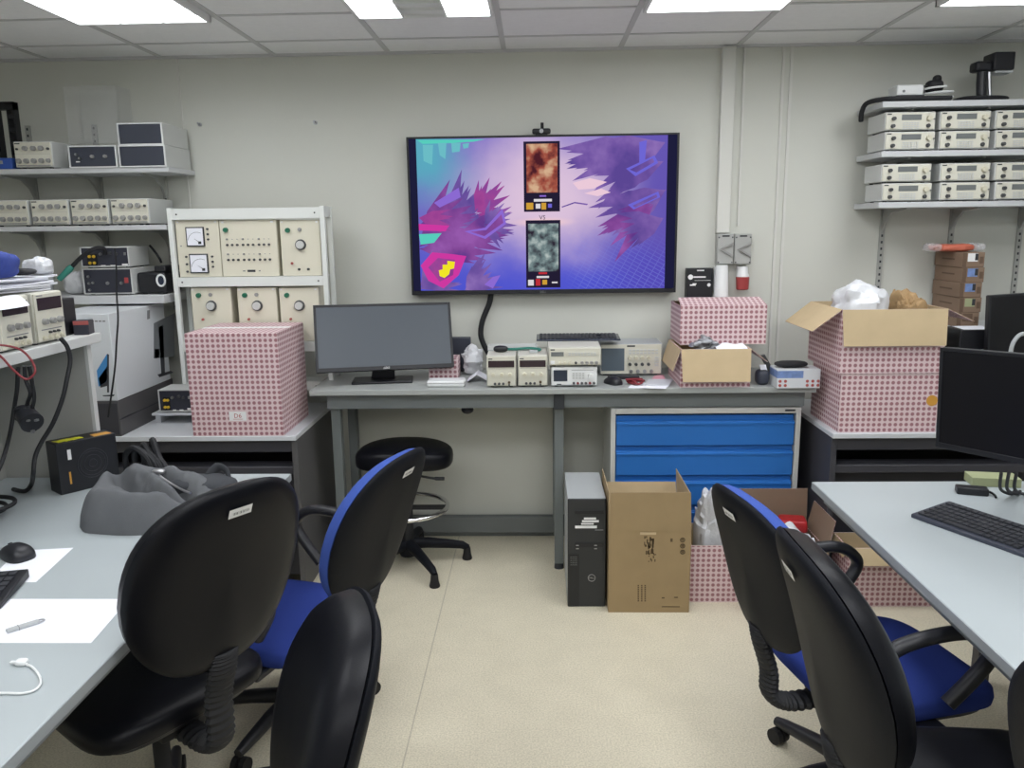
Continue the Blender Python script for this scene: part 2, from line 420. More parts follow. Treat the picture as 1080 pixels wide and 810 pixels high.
# the picture: an abstract gradient with jagged foliage and two upright cards
def screen_mat():
    m = bpy.data.materials.new('screen_picture'); m.use_nodes = True; nt = m.node_tree; nt.nodes.clear()
    L = nt.links.new; N = nt.nodes.new
    uv = N('ShaderNodeUVMap'); sx = N('ShaderNodeSeparateXYZ'); L(uv.outputs[0], sx.inputs[0])
    def mr(src, a, b_):
        q = N('ShaderNodeMapRange'); q.inputs['From Min'].default_value = a; q.inputs['From Max'].default_value = b_; q.interpolation_type = 'SMOOTHSTEP'
        L(src, q.inputs['Value']); return q.outputs[0]
    def mix(f, A, B, k=1.0):
        q = N('ShaderNodeMix'); q.data_type = 'RGBA'
        if k != 1:
            mu = N('ShaderNodeMath'); mu.operation = 'MULTIPLY'; mu.inputs[1].default_value = k; L(f, mu.inputs[0]); f = mu.outputs[0]
        L(f, q.inputs['Factor'])
        for i, v in (('A', A), ('B', B)):
            if isinstance(v, tuple): q.inputs[i].default_value = lin(v)
            else: L(v, q.inputs[i])
        return q.outputs['Result']
    def vm(op, v, w=None):
        q = N('ShaderNodeVectorMath'); q.operation = op; L(v, q.inputs[0])
        if w is not None:
            if isinstance(w, tuple): q.inputs[1].default_value = w
            else: L(w, q.inputs[1])
        return q
    nz = N('ShaderNodeTexNoise'); nz.inputs['Scale'].default_value = 3.2; nz.inputs['Detail'].default_value = 5; L(uv.outputs[0], nz.inputs['Vector'])
    nsub = vm('SUBTRACT', nz.outputs['Color'], (.5, .5, .5))
    nsc = N('ShaderNodeVectorMath'); nsc.operation = 'SCALE'; nsc.inputs['Scale'].default_value = .28; L(nsub.outputs[0], nsc.inputs[0])
    wv = vm('ADD', uv.outputs[0], nsc.outputs[0])
    p = vm('SUBTRACT', wv.outputs[0], (.0, TH*.60, 0)); p2 = vm('MULTIPLY', p.outputs[0], (1.0, 1.25, 0)); ln = vm('LENGTH', p2.outputs[0])
    col = mix(mr(ln.outputs['Value'], .10, .62), (226, 200, 226), (118, 108, 200))
    s2 = N('ShaderNodeSeparateXYZ'); L(wv.outputs[0], s2.inputs[0])
    low = mr(s2.outputs['Y'], TH*.48, TH*.05)
    col = mix(low, col, (74, 84, 214), .85)
    rt = mr(s2.outputs['X'], .15, .62)
    col = mix(rt, col, (92, 70, 168), .55)
    lf = mr(s2.outputs['X'], -.25, -.60); up = mr(s2.outputs['Y'], TH*.45, TH*.85)
    mu = N('ShaderNodeMath'); mu.operation = 'MULTIPLY'; L(lf, mu.inputs[0]); L(up, mu.inputs[1])
    col = mix(mu.outputs[0], col, (84, 190, 196), .75)
    # light grid on the water at lower right
    bk = N('ShaderNodeTexBrick'); bk.inputs['Scale'].default_value = 14; bk.inputs['Mortar Size'].default_value = .03; bk.offset = 0
    bk.inputs['Color1'].default_value = (0, 0, 0, 1); bk.inputs['Color2'].default_value = (0, 0, 0, 1); bk.inputs['Mortar'].default_value = (1, 1, 1, 1)
    mp = N('ShaderNodeMapping'); mp.inputs['Rotation'].default_value = (0, 0, .5); L(uv.outputs[0], mp.inputs['Vector']); L(mp.outputs[0], bk.inputs['Vector'])
    r1 = mr(s2.outputs['X'], .05, .22); mu2 = N('ShaderNodeMath'); mu2.operation = 'MULTIPLY'; L(r1, mu2.inputs[0]); L(low, mu2.inputs[1])
    mu3 = N('ShaderNodeMath'); mu3.operation = 'MULTIPLY'; L(mu2.outputs[0], mu3.inputs[0]); L(bk.outputs['Color'], mu3.inputs[1])
    col = mix(mu3.outputs[0], col, (140, 150, 236), .3)
    gl = vm('SUBTRACT', uv.outputs[0], (0, TH*.46, 0)); gl2 = vm('MULTIPLY', gl.outputs[0], (.45, 3.0, 0)); gln = vm('LENGTH', gl2.outputs[0])
    col = mix(mr(gln.outputs['Value'], .09, .0), col, (255, 214, 214), .9)
    e = N('ShaderNodeEmission'); e.inputs['Strength'].default_value = .92; L(col, e.inputs['Color'])
    o = N('ShaderNodeOutputMaterial'); L(e.outputs[0], o.inputs['Surface']); return m
def noise_emis(name, c1, c2, c3, sc, st=.85):
    m = bpy.data.materials.new(name); m.use_nodes = True; nt = m.node_tree; nt.nodes.clear()
    uv = nt.nodes.new('ShaderNodeUVMap'); n = nt.nodes.new('ShaderNodeTexNoise'); n.inputs['Scale'].default_value = sc; n.inputs['Detail'].default_value = 4
    r = nt.nodes.new('ShaderNodeValToRGB'); e = r.color_ramp.elements; e[0].position = .36; e[0].color = lin(c1); e[1].position = .66; e[1].color = lin(c3)
    q = r.color_ramp.elements.new(.5); q.color = lin(c2)
    em = nt.nodes.new('ShaderNodeEmission'); em.inputs['Strength'].default_value = st; o = nt.nodes.new('ShaderNodeOutputMaterial')
    nt.links.new(uv.outputs[0], n.inputs['Vector']); nt.links.new(n.outputs['Fac'], r.inputs['Fac']); nt.links.new(r.outputs['Color'], em.inputs['Color']); nt.links.new(em.outputs[0], o.inputs['Surface'])
    M[name] = m
M['screen_picture'] = screen_mat()
emis('px_black', (34, 34, 66), .8)
noise_emis('px_leaf', (104, 62, 148), (138, 76, 160), (160, 96, 184), 6)
noise_emis('px_leaf_dark', (98, 76, 158), (122, 92, 174), (150, 118, 194), 6)
noise_emis('px_leaf_mag', (150, 64, 152), (172, 76, 160), (136, 74, 164), 6)
emis('px_crystal', (142, 108, 214), .95); emis('px_crystal_blue', (112, 104, 216), .95)
emis('px_teal_soft', (112, 196, 206), .9); emis('px_cloud', (240, 206, 222), .95); emis('px_teal', (92, 214, 196), .9); emis('px_yellow', (240, 228, 40), 1.0); emis('px_pink', (214, 60, 168), .9)
noise_emis('px_card_warm', (82, 34, 44), (172, 88, 72), (226, 186, 150), 13)
noise_emis('px_card_cool', (48, 40, 56), (120, 140, 142), (206, 218, 214), 15)
emis('px_card_frame', (40, 34, 58), .8); emis('px_white', (230, 226, 230), .9); emis('px_gold', (214, 164, 60), .9); emis('px_red', (196, 50, 60), .9)
SMATS = ['screen_picture', 'px_black', 'px_leaf', 'px_leaf_dark', 'px_leaf_mag', 'px_crystal', 'px_crystal_blue', 'px_teal', 'px_yellow', 'px_pink', 'px_card_warm', 'px_card_cool', 'px_card_frame', 'px_white', 'px_gold', 'px_red', 'px_teal_soft', 'px_cloud']
SI = {n: i for i, n in enumerate(SMATS)}
sx0, sx1, sz0, sz1 = -TW/2+bl, TW/2-br, bb, TH-bt
scr = MB()
layer = [0]
def sq(px, py):                                  # a point of the picture from its place on the screen
    p = ay(px, py, 4.09); return (p.x-(tx0+tx1)/2, p.z-tz0)
def poly(pts, m):
    layer[0] += 1; y = .0034 - .00004*layer[0]
    P = [(max(sx0, min(sx1, x)), y, max(sz0, min(sz1, z))) for x, z in pts]
    scr.add(P, [tuple(range(len(P)))], SI[m])
def rect(px0, py0, px1, py1, m): 
    a = sq(px0, py0); b = sq(px1, py1); poly([(a[0], a[1]), (b[0], a[1]), (b[0], b[1]), (a[0], b[1])], m)
scr.add([(sx0, .0036, sz0), (sx1, .0036, sz0), (sx1, .0036, sz1), (sx0, .0036, sz1)], [(0, 1, 2, 3)], 0)
rng = random.Random(3)
def spray(px, py, n, r, ang, spread, m):         # a fan of narrow leaves
    n = int(n*2.4)
    for i in range(n):
        A = ang + spread*(i/(n-1)-.5) + rng.uniform(-.1, .1); R = r*rng.uniform(.45, 1.0); w = R*.10
        dx, dy = math.cos(A), -math.sin(A); o = rng.uniform(0, r*.15)
        x, y = px+dx*o, py+dy*o
        poly([sq(x, y), sq(x+dx*R*.45-dy*w, y+dy*R*.45+dx*w), sq(x+dx*R, y+dy*R), sq(x+dx*R*.45+dy*w, y+dy*R*.45-dx*w)], m)
for (x, y, n, r, A, S, m) in ((440, 262, 9, 78, .45, 1.3, 'px_leaf'), (470, 245, 9, 72, .6, 1.5, 'px_leaf_dark'), (500, 225, 8, 44, .5, 1.9, 'px_leaf_mag'), (440, 240, 8, 62, .15, .9, 'px_leaf'),
        (478, 250, 8, 66, .1, .7, 'px_leaf'), (510, 236, 7, 34, .1, 2.2, 'px_leaf_dark'), (442, 305, 8, 46, .6, 1.2, 'px_leaf_dark'), (490, 306, 8, 42, .55, 1.4, 'px_leaf_dark'), (441, 230, 6, 40, -.2, .8, 'px_leaf_mag'),
        (702, 150, 10, 92, 3.55, .75, 'px_leaf_dark'), (700, 170, 9, 84, 3.45, .6, 'px_leaf_dark'), (690, 150, 9, 96, 3.35, .35, 'px_leaf_dark'), (703, 200, 9, 84, 3.6, .7, 'px_leaf_dark'), (690, 215, 8, 66, 3.75, .8, 'px_leaf'), (700, 230, 7, 50, 3.5, .9, 'px_leaf_dark')):
    spray(x, y, n, r, A, S, m)
for pts, m in (([(458, 214), (484, 198), (486, 208), (464, 219)], 'px_crystal'), ([(490, 244), (512, 240), (530, 220), (534, 236), (512, 252)], 'px_crystal'), ([(496, 244.5), (513, 242.5), (529, 226), (531, 235), (511, 249)], 'px_leaf'), ([(442, 247), (466, 246), (458, 256), (444, 258)], 'px_teal'),
        ([(440, 236), (474, 238), (470, 244), (440, 243)], 'px_pink'), ([(660, 178), (690, 164), (694, 172), (670, 186)], 'px_crystal_blue'), ([(664, 179), (688, 167), (690, 171), (671, 182)], 'px_leaf_dark'), ([(604, 193), (622, 188), (640, 192), (626, 199), (610, 200)], 'px_cloud'), ([(616, 204), (634, 199), (644, 203), (630, 207)], 'px_cloud'), ([(592, 218), (606, 213), (620, 215), (619, 216.5), (606, 214.5), (593, 219)], 'px_leaf_dark'), ([(674, 150), (682, 148), (680, 170), (674, 172)], 'px_crystal_blue'),
        ([(662, 216), (694, 202), (696, 208), (668, 221)], 'px_crystal_blue'), ([(667, 217), (692, 205), (693, 208), (670, 219)], 'px_leaf_dark'), ([(440, 148), (512, 147), (500, 149.5), (478, 151), (446, 152)], 'px_teal'), ([(462, 151), (471, 151), (470, 168), (464, 164)], 'px_teal_soft'), ([(476, 151), (486, 151), (485, 160), (477, 161)], 'px_teal_soft'), ([(446, 153), (457, 153), (456, 174), (447, 170)], 'px_teal_soft'), ([(488, 152), (495, 151), (494, 156), (489, 157)], 'px_teal_soft'),
        ([(444, 280), (456, 266), (478, 268), (492, 270), (484, 290), (468, 304), (452, 296)], 'px_pink'), ([(452, 282), (462, 272), (480, 274), (478, 290), (464, 297)], 'px_leaf_mag'),
        ([(463, 285), (467, 284), (467, 279), (472, 279), (472, 275), (480, 276), (479, 283), (475, 284), (474, 289), (469, 293), (464, 291)], 'px_yellow'), ([(511, 300), (520, 292), (528, 290), (520, 304)], 'px_crystal')):
    poly([sq(*q) for q in pts], m)
poly([(sx0, sz0), (sx0+.036, sz0), (sx0+.036, sz1), (sx0, sz1)], 'px_black'); poly([(sx1-.046, sz0), (sx1, sz0), (sx1, sz1), (sx1-.046, sz1)], 'px_black')
rect(552, 149.5, 590.5, 223, 'px_card_frame'); rect(555, 152, 588, 203, 'px_card_warm')
rect(554.5, 232.5, 591, 303, 'px_card_frame'); rect(557, 236, 589, 286, 'px_card_cool')
for (x0, y0, x1, y1, m) in ((555, 214, 562.5, 221, 'px_gold'), (565, 215, 570, 220, 'px_white'), (571, 214, 576, 221, 'px_gold'), (578, 215, 582, 219, 'px_crystal_blue'), (563, 210, 582, 212.5, 'px_white'), (569, 206, 576, 207.5, 'px_crystal'),
        (557, 295, 563, 301, 'px_white'), (565, 294, 570, 301, 'px_red'), (572, 295, 577, 300, 'px_gold'), (582, 297, 588, 298.5, 'px_white'), (566, 291, 579, 293, 'px_white'), (568, 287, 577, 289, 'px_red')):
    rect(x0, y0, x1, y1, m)
p = sq(572, 231.5); scr.text('VS', .030, mtx((p[0], -.0008, p[1]), 0, PI/2), SI['px_card_frame'], 0)
obj('screen', scr, SMATS, tv, smooth=0)
# webcam on top
p = ay(571, 140, 4.09)
wc = thing('webcam', 'small black webcam clipped on top of the big wall screen', 'webcam', (p.x, 4.10, tz1))
obj('camera_body', MB().box(-.045, .045, -.022, .012, .004, .030), 'black_plastic', wc, bevel=.008)
obj('lens', MB().cyl((0, -.022, .017), (0, -.027, .017), .010), 'steel', wc)
obj('clip', MB().box(-.03, .03, -.02, .05, 0, .004), 'black_plastic', wc)
obj('tripod_stub', MB().cyl((.004, .0, .030), (.004, 0, .058), .008), 'black_matte', wc)
# cable hanging from the screen to the bench
p0 = ay(518, 310, 4.12); pts = [ay(*q, 4.12) for q in ((518, 308), (516, 320), (509, 338), (507, 352), (510, 363), (516, 374))] + [Vector((ay(524, 384, 4.10).x, 4.09, .945)), Vector((ay(536, 384, 4.08).x, 4.07, .940))]
tag(obj('screen_cable', MB().tube(spline(pts), .014, 8), 'black_matte'), 'thick black cable drooping from the wall screen to the bench', 'cable')
# isolator switches and red sockets under the trunking
for (px0, px1, lab) in ((754.5, 770.5, 'grey rotary isolator switch on the wall directly under the trunking'), (772.5, 789, 'grey rotary isolator switch right of its twin, away from the trunking')):
    A = ay(px0, 246.5, WY); B = ay(px1, 278, WY)
    t = thing('isolator_switch', lab, 'switch', ((A.x+B.x)/2, WY-.055, B.z), 0, 'isolator switches on the wall')
    w = (B.x-A.x)/2; h = A.z-B.z
    obj('housing', MB().box(-w, w, 0, .055, 0, h), 'switch_grey', t, bevel=.004)
    hd = MB().slab([(-w*.7, 0, h*.5), (w*.9, 0, h*.72), (w*.9, 0, h*.66), (-w*.35, 0, h*.5), (w*.9, 0, h*.22), (w*.9, 0, h*.30)][0:4], (0, -1, 0), .012)
    hd.slab([(-w*.7, 0, h*.5), (-w*.35, 0, h*.5), (w*.9, 0, h*.30), (w*.9, 0, h*.22)], (0, -1, 0), .012)
    obj('handle', hd, 'knob_grey', t)
    obj('nameplate', MB().box(-.018, .018, -.001, 0, h*.90, h*.95), 'ink_dark', t)
    for sx_ in (-1, 1):
        for zz in (.06, .88): obj('screw', MB().cyl((sx_*w*.82, 0, h*zz), (sx_*w*.82, -.002, h*zz), .004), 'knob_dark', t)
A = ay(760.5, 281, WY-.06)
t = thing('industrial_socket', 'long white industrial socket with red collar behind the pink carton', 'socket', (A.x, WY-.075, A.z-.203))
obj('socket_body', MB().lathe([(.030, .045), (.036, .05), (.038, .06), (.036, .07), (.030, .205), (.028, .21)], 20), 'white_plastic', t)
obj('socket_collar', MB().lathe([(.033, 0), (.036, .004), (.036, .046), (.033, .05)], 20), 'red_plastic', t)
obj('wall_plate', MB().box(-.03, .03, .03, .075, .08, .20), 'white_plastic', t, bevel=.004)
A = ay(783, 281, WY-.05)
t = thing('industrial_socket', 'short white industrial socket with a wide red cap, right of the taller one', 'socket', (A.x, WY-.065, A.z-.115))
obj('socket_body', MB().lathe([(.030, .062), (.031, .07), (.024, .085), (.022, .115)], 20), 'white_plastic', t)
obj('socket_collar', MB().lathe([(.026, 0), (.030, .004), (.033, .062), (.029, .066)], 20), 'red_plastic', t)
obj('wall_plate', MB().box(-.02, .02, .02, .065, .06, .115), 'white_plastic', t, bevel=.003)
for px, py, lab in ((211, 131.5, 'tiny screw hook on the wall right of the stacked grey cases'), (333, 129.5, 'tiny screw hook on the wall left of the big screen')):
    A = ay(px, py, WY)
    t = thing('wall_hook', lab, 'hook', (A.x, WY, A.z), 0)
    obj('rosette', MB().cyl((0, 0, 0), (0, -.006, 0), .010), 'steel', t)
    obj('peg', MB().cyl((0, -.006, 0), (0, -.03, .004), .005), 'steel', t)
# ================================================================ generic pieces
def instrument(name, label, cat, w, d, h, loc, rz, feats, body='beige_body', panel='beige_panel', group=None, feet=True, inset=.004, trim=None):
    """Bench instrument; its front faces -Y in its own frame, base centre of the front edge at the origin."""
    t = thing(name, label, cat, loc, rz, group)
    f = .006 if feet else 0
    obj('body', MB().box(-w/2, w/2, .006, d, f, h), body, t, bevel=.003)
    obj('front_panel', MB().box(-w/2+inset, w/2-inset, 0, .006, f+inset, h-inset), panel, t, bevel=.0015)
    if trim: obj('front_trim', MB().box(-w/2, -w/2+.005, -.003, .006, f, h).box(w/2-.005, w/2, -.003, .006, f, h).box(-w/2+.005, w/2-.005, -.003, .006, h-.005, h).box(-w/2+.005, w/2-.005, -.003, .006, f, f+.005), trim, t)
    if feet:
        for sx_ in (-1, 1):
            for yy in (.03, d-.03): obj('foot', MB().cyl((sx_*(w/2-.025), yy, 0), (sx_*(w/2-.025), yy, f), .009, None, 10), 'rubber', t)
    for q in feats:
        k = q[0]
        if k == 'knob':
            _, u, v, r, m = q; x = (u-.5)*w; z = v*h
            obj('knob', MB().cyl((x, 0, z), (x, -.014, z), r, r*.88, 16).box(x-.0012, x+.0012, -.0152, -.0138, z, z+r*.8), m, t)
        elif k == 'dial':
            _, u, v, r, m = q; x = (u-.5)*w; z = v*h
            kn = obj('knob', MB().cyl((x, 0, z), (x, -.010, z), r, r*.94, 22), 'knob_dark', t)
            obj('knob_cap', MB().cyl((x, -.010, z), (x, -.022, z), r*.74, r*.70, 20).box(x-.001, x+.001, -.0225, -.022, z, z+r*.66), m, kn)
        elif k == 'display':
            _, u0, u1, v0, v1, m = q
            obj('display', MB().box((u0-.5)*w, (u1-.5)*w, -.002, 0, v0*h, v1*h), m, t, bevel=.0008)
        elif k == 'mark':
            _, u0, u1, v0, v1, m = q
            obj('marking', MB().box((u0-.5)*w, (u1-.5)*w, -.0006, 0, v0*h, v1*h), m, t)
        elif k == 'keypad':
            _, u0, u1, v0, v1, nx, nz, m = q; mb = MB()
            for i in range(nx):
                for j in range(nz):
                    x0 = (u0-.5)*w+(u1-u0)*w*i/nx; z0 = v0*h+(v1-v0)*h*j/nz
                    mb.box(x0, x0+(u1-u0)*w/nx*.7, -.003, 0, z0, z0+(v1-v0)*h/nz*.62)
            obj('keypad', mb, m, t)
        elif k == 'jack':
            _, u, v, r, m = q; x = (u-.5)*w; z = v*h
            obj('jack', MB().cyl((x, 0, z), (x, -.008, z), r, r, 12).cyl((x, -.008, z), (x, -.011, z), r*.55, r*.5, 10), m, t)
        elif k == 'button':
            _, u, v, bw, bh, m = q; x = (u-.5)*w; z = v*h
            obj('button', MB().box(x-bw/2, x+bw/2, -.004, 0, z-bh/2, z+bh/2), m, t, bevel=.001)
        elif k == 'meter':
            _, u0, u1, v0, v1 = q; x0 = (u0-.5)*w; x1 = (u1-.5)*w; z0 = v0*h; z1 = v1*h; W = x1-x0; Z = z1-z0
            me = obj('meter', MB().box(x0, x1, -.008, 0, z0, z1), 'ink_dark', t, bevel=.001)
            obj('dial', MB().box(x0+W*.06, x1-W*.06, -.0086, -.008, z0+Z*.06, z1-Z*.06), 'paper', me)
            A = arc((x0+x1)/2+W*.1, z0+Z*.25, W*.5, PI*.95, PI*.35, 8)
            obj('needle', MB().slab([(x0+W*.40, -.0088, z0+Z*.42), (x0+W*.80, -.0088, z0+Z*.20), (x0+W*.78, -.0088, z0+Z*.17)], (0, -1, 0), .0006).box(x0+W*.66, x0+W*.82, -.0095, -.0086, z0+Z*.12, z0+Z*.26).tube([(p[0], -.0088, p[1]) for p in A], .0007, 4), 'ink_dark', me)
    return t
def carton(name, label, loc, w, d, h, rz=0, m='pink_print', inner='kraft_light', flaps=(), cat='box', group=None, closed=False, wall=.004, tape=False):
    """Corrugated carton, front face toward -Y, base centre of the front edge at the origin.
    flaps: (side, length, angle from upright outward in degrees)."""
    t = thing(name, label, cat, loc, rz, group)
    if closed:
        obj('carton_body', MB().box(-w/2, w/2, 0, d, 0, h), m, t, bevel=.002)
        if tape: obj('top_seam', MB().box(-w/2+.002, w/2-.002, d/2-.022, d/2+.022, h, h+.0008), 'label_white', t)
    else:
        o = MB().box(-w/2, w/2, 0, wall, 0, h).box(-w/2, w/2, d-wall, d, 0, h).box(-w/2, -w/2+wall, wall, d-wall, 0, h).box(w/2-wall, w/2, wall, d-wall, 0, h).box(-w/2+wall, w/2-wall, wall, d-wall, 0, wall)
        obj('carton_body', o, m, t)
        e = .0012
        i_ = MB().box(-w/2+wall, w/2-wall, wall, wall+e, wall, h).box(-w/2+wall, w/2-wall, d-wall-e, d-wall, wall, h).box(-w/2+wall, -w/2+wall+e, wall+e, d-wall-e, wall, h).box(w/2-wall-e, w/2-wall, wall+e, d-wall-e, wall, h).box(-w/2+wall, w/2-wall, wall, d-wall, wall, wall+e)
        obj('lining', i_, inner, t)
    for side, ln, ang in flaps:
        a = math.radians(ang); o_ = math.sin(a)*ln; u_ = math.cos(a)*ln; g = .004
        if side == 'front': A, B, D, n = (-w/2, 0, h), (w/2, 0, h), Vector((0, -o_, u_)), Vector((0, -math.cos(a), -math.sin(a)))
        if side == 'back': A, B, D, n = (w/2, d, h), (-w/2, d, h), Vector((0, o_, u_)), Vector((0, math.cos(a), -math.sin(a)))
        if side == 'left': A, B, D, n = (-w/2, d-g, h), (-w/2, g, h), Vector((-o_, 0, u_)), Vector((-math.cos(a), 0, -math.sin(a)))
        if side == 'right': A, B, D, n = (w/2, g, h), (w/2, d-g, h), Vector((o_, 0, u_)), Vector((math.cos(a), 0, -math.sin(a)))
        A = Vector(A); B = Vector(B); s_ = (B-A).normalized()*.006
        P = [A, B, B+D-s_, A+D+s_]
        fl = obj('flap', MB().slab(P, -n, .0015), inner, t)
        obj('printed_side', MB().slab(P, n, .0015), m, fl)
    return t
def bag(name, label, c, rad, m, seed=0, amp=.25, fr=9, cat='bag', e=.6, group=None, parent=None, nu=40, nv=24, clamp=1.06):
    def dp(p):
        q = Vector((p.x, p.y, p.z))*fr + Vector((seed*3.1, seed*1.7, seed))
        k = noise.noise(q)*.6 + abs(noise.noise(q*2.1))*.6 + noise.noise(q*4.3)*.2
        s_ = 1+amp*(k-.15); sh = min(s_, clamp)
        return Vector((p.x*sh, p.y*sh, p.z*s_ if p.z > 0 else p.z))
    mb = MB().sell(c, rad, e, .7, nu, nv, disp=dp)
    o = obj(name, mb, m, parent, smooth=28)
    return o if parent is not None else tag(o, label, cat, group)
# ================================================================ benches and tables
BZ = .92
t = thing('lab_bench', 'long grey workbench under the wall screen on square legs', 'bench', (0, 3.62, 0))
def P(mb, name, m, par=None, **k): return obj(name, mb, m, par if par is not None else t, world=True, **k)
P(MB().box(-1.05, 1.268, 3.615, 4.145, BZ-.026, BZ), 'worktop', 'bench_grey', bevel=.003)
P(MB().box(-.985, 1.235, 3.672, 3.70, BZ-.10, BZ-.026), 'apron', 'bench_steel')
P(MB().box(-.985, 1.235, 4.05, 4.075, BZ-.10, BZ-.026), 'rear_apron', 'bench_steel')
for xx in (-.955, .104):
    P(MB().box(xx-.022, xx+.022, 3.702, 3.752, .03, BZ-.026), 'leg', 'bench_leg', bevel=.003)
    P(MB().box(xx-.022, xx+.022, 4.03, 4.08, .12, BZ-.026), 'leg', 'bench_leg', bevel=.003)
    P(MB().cyl((xx, 3.727, 0), (xx, 3.727, .05), .024, .02, 12), 'leveling_foot', 'bench_joint')
P(MB().box(.080, .128, 3.655, 3.672, BZ-.105, BZ-.026), 'joint_bracket', 'bench_joint', bevel=.002)
P(MB().sell((-.33, 3.74, BZ-.122), (.03, .03, .022), 1, 1, 14, 10), 'cable_grommet', 'black_plastic')
# blue drawer cabinet
A = ay(644.5, 431, 3.66); B = ay(845.5, 431, 3.66)
cx = (A.x+B.x)/2; cw = B.x-A.x; ch = .815
t = thing('drawer_cabinet', 'grey framed cabinet with wide bright blue drawers under the bench', 'cabinet', (cx, 3.66, 0))
fr = MB().box(-cw/2, -cw/2+.022, 0, .42, 0, ch).box(cw/2-.022, cw/2, 0, .42, 0, ch).box(-cw/2+.022, cw/2-.022, 0, .42, ch-.026, ch).box(-cw/2+.022, cw/2-.022, 0, .42, 0, .05).box(-cw/2+.022, cw/2-.022, .41, .42, .05, ch-.026)
obj('cabinet_frame', fr, 'drawer_frame', t, bevel=.002)
obj('nameplate', MB().box(cw/2-.075, cw/2-.028, -.001, 0, ch-.017, ch-.008), 'ink_dark', t)
z1 = ch-.038
for i in range(5):
    z0 = z1-.146
    dr = MB().box(-cw/2+.026, cw/2-.026, .008, .40, z0+.004, z1-.026)
    d = obj('drawer', dr, 'blue_drawer', t, bevel=.002)
    obj('grip_lip', MB().slab([(-cw/2+.026, .026, z1-.022), (-cw/2+.026, .004, z1-.034), (-cw/2+.026, .004, z1-.042), (-cw/2+.026, .030, z1-.03)], (1, 0, 0), cw-.052).box(-cw/2+.026, cw/2-.026, .026, .034, z1-.03, z1), 'blue_drawer', d)
    z1 = z0
# dark side benches
def side_bench(x0, x1, yf, label, vis):
    t = thing('side_bench', label, 'bench', ((x0+x1)/2, yf, 0))
    w = (x1-x0)/2; d = 4.14-yf
    obj('worktop', MB().box(-w, w, 0, d, .728, .75), 'white_laminate', t, bevel=.002)
    obj('side_panel', MB().box(w-.026, w, .015, d, 0, .728), 'dark_side', t, bevel=.002)
    obj('side_panel', MB().box(-w, -w+.026, .015, d, 0, .728), 'dark_cabinet', t, bevel=.002)
    obj('back_panel', MB().box(-w+.026, w-.026, d-.06, d-.04, .05, .728), 'dark_panel', t)
    obj('modesty_panel', MB().box(-w+.026, w-.026, .10, .118, .05, .60), 'dark_panel', t)
    obj('top_rail', MB().box(-w+.026, w-.026, .03, .06, .668, .728), 'dark_cabinet', t, bevel=.002)
    obj('front_rail', MB().box(-w+.026, w-.026, .03, .10, .562, .600), 'dark_cabinet', t, bevel=.004)
    return t
side_bench(-2.95, -1.072, 3.44, 'dark side bench with a white top under the white rack', 1)
side_bench(1.285, 2.95, 3.43, 'dark side bench with white top holding the cartons at right', -1)
# left and right work tables
def table(x0, x1, y0, y1, label):
    t = thing('work_table', label, 'table', ((x0+x1)/2, (y0+y1)/2, 0))
    w = (x1-x0)/2; d = (y1-y0)/2
    obj('tabletop', MB().box(-w, w, -d, d, .722, .75), 'table_top', t, bevel=.003)
    s = 1 if x0 < 0 else -1
    obj('edge_band', MB().box(s*w-.0012, s*w+.0012, -d, d, .724, .748), 'table_edge', t)
    obj('frame', MB().box(-w+.05, w-.05, -d+.04, -d+.08, .685, .722).box(-w+.05, w-.05, d-.08, d-.04, .685, .722).box(-w+.03, -w+.07, -d+.04, d-.04, .685, .722).box(w-.07, w-.03, -d+.04, d-.04, .685, .722), 'bench_steel', t, bevel=.002)
    for sx_ in (-1, 1):
        for sy_ in (-1, 1):
            obj('leg', MB().box(sx_*(w-.62)-.022, sx_*(w-.62)+.022, sy_*(d-.06)-.022, sy_*(d-.06)+.022, 0, .685), 'dark_side', t, bevel=.002)
    return t
table(-2.02, -.926, .35, 2.885, 'pale grey work table at left with the grey bag on it')
table(.973, 2.62, .30, 2.765, 'pale grey work table at right with keyboard and monitor on it')
# raised shelf standing on the left table
t = thing('desk_hutch', 'raised shelf with grey end panel standing on the left table', 'shelf', (-1.8, 2.0, .75))
hy0, hy1 = .55, 2.872
HZ = 1.292
P(MB().box(-2.012, -1.585, hy0, hy1, HZ-.034, HZ), 'top_board', 'hutch_white', bevel=.002)
P(MB().box(-2.012, -1.992, hy0, hy1, .75, HZ-.034), 'back_panel', 'hutch_panel')
P(MB().box(-1.992, -1.640, hy1-.024, hy1, .75, HZ-.034), 'end_panel', 'hutch_panel')
P(MB().box(-1.640, -1.628, hy1-.025, hy1+.001, .75, HZ-.034), 'edge_strip', 'hutch_white')
P(MB().box(-1.992, -1.640, hy0, hy0+.024, .75, HZ-.034), 'end_panel', 'hutch_panel')
# ================================================================ wall shelves, left
def slots(mb, x, z0, z1, y=WY):
    mb.box(x-.012, x+.012, y-.012, y, z0, z1)
    z = z0+.01
    while z < z1-.02:
        mb.box(x-.0045, x+.0045, y-.0126, y-.0119, z, z+.012, 1); z += .032
    return mb
def wall_shelf(name, label, x0, x1, yf, z, th=.024, brackets=()):
    t = thing(name, label, 'shelf', ((x0+x1)/2, yf, z-th))
    P(MB().box(x0, x1, yf, WY-.013, z-th, z), 'shelf_board', 'shelf_grey', t, bevel=.002)
    for bx in brackets:
        P(MB().slab([(bx-.006, WY-.012, z-th), (bx-.006, yf+.06, z-th), (bx-.006, yf+.06, z-th-.006), (bx-.006, WY-.11, z-th-.016), (bx-.006, WY-.05, z-th-.055), (bx-.006, WY-.012, z-th-.11)], (1, 0, 0), .012), 'bracket', 'rail_grey', t)
    return t
LB = [ay(*q, WY).x for q in ((38, 200), (107, 200), (175, 200))]
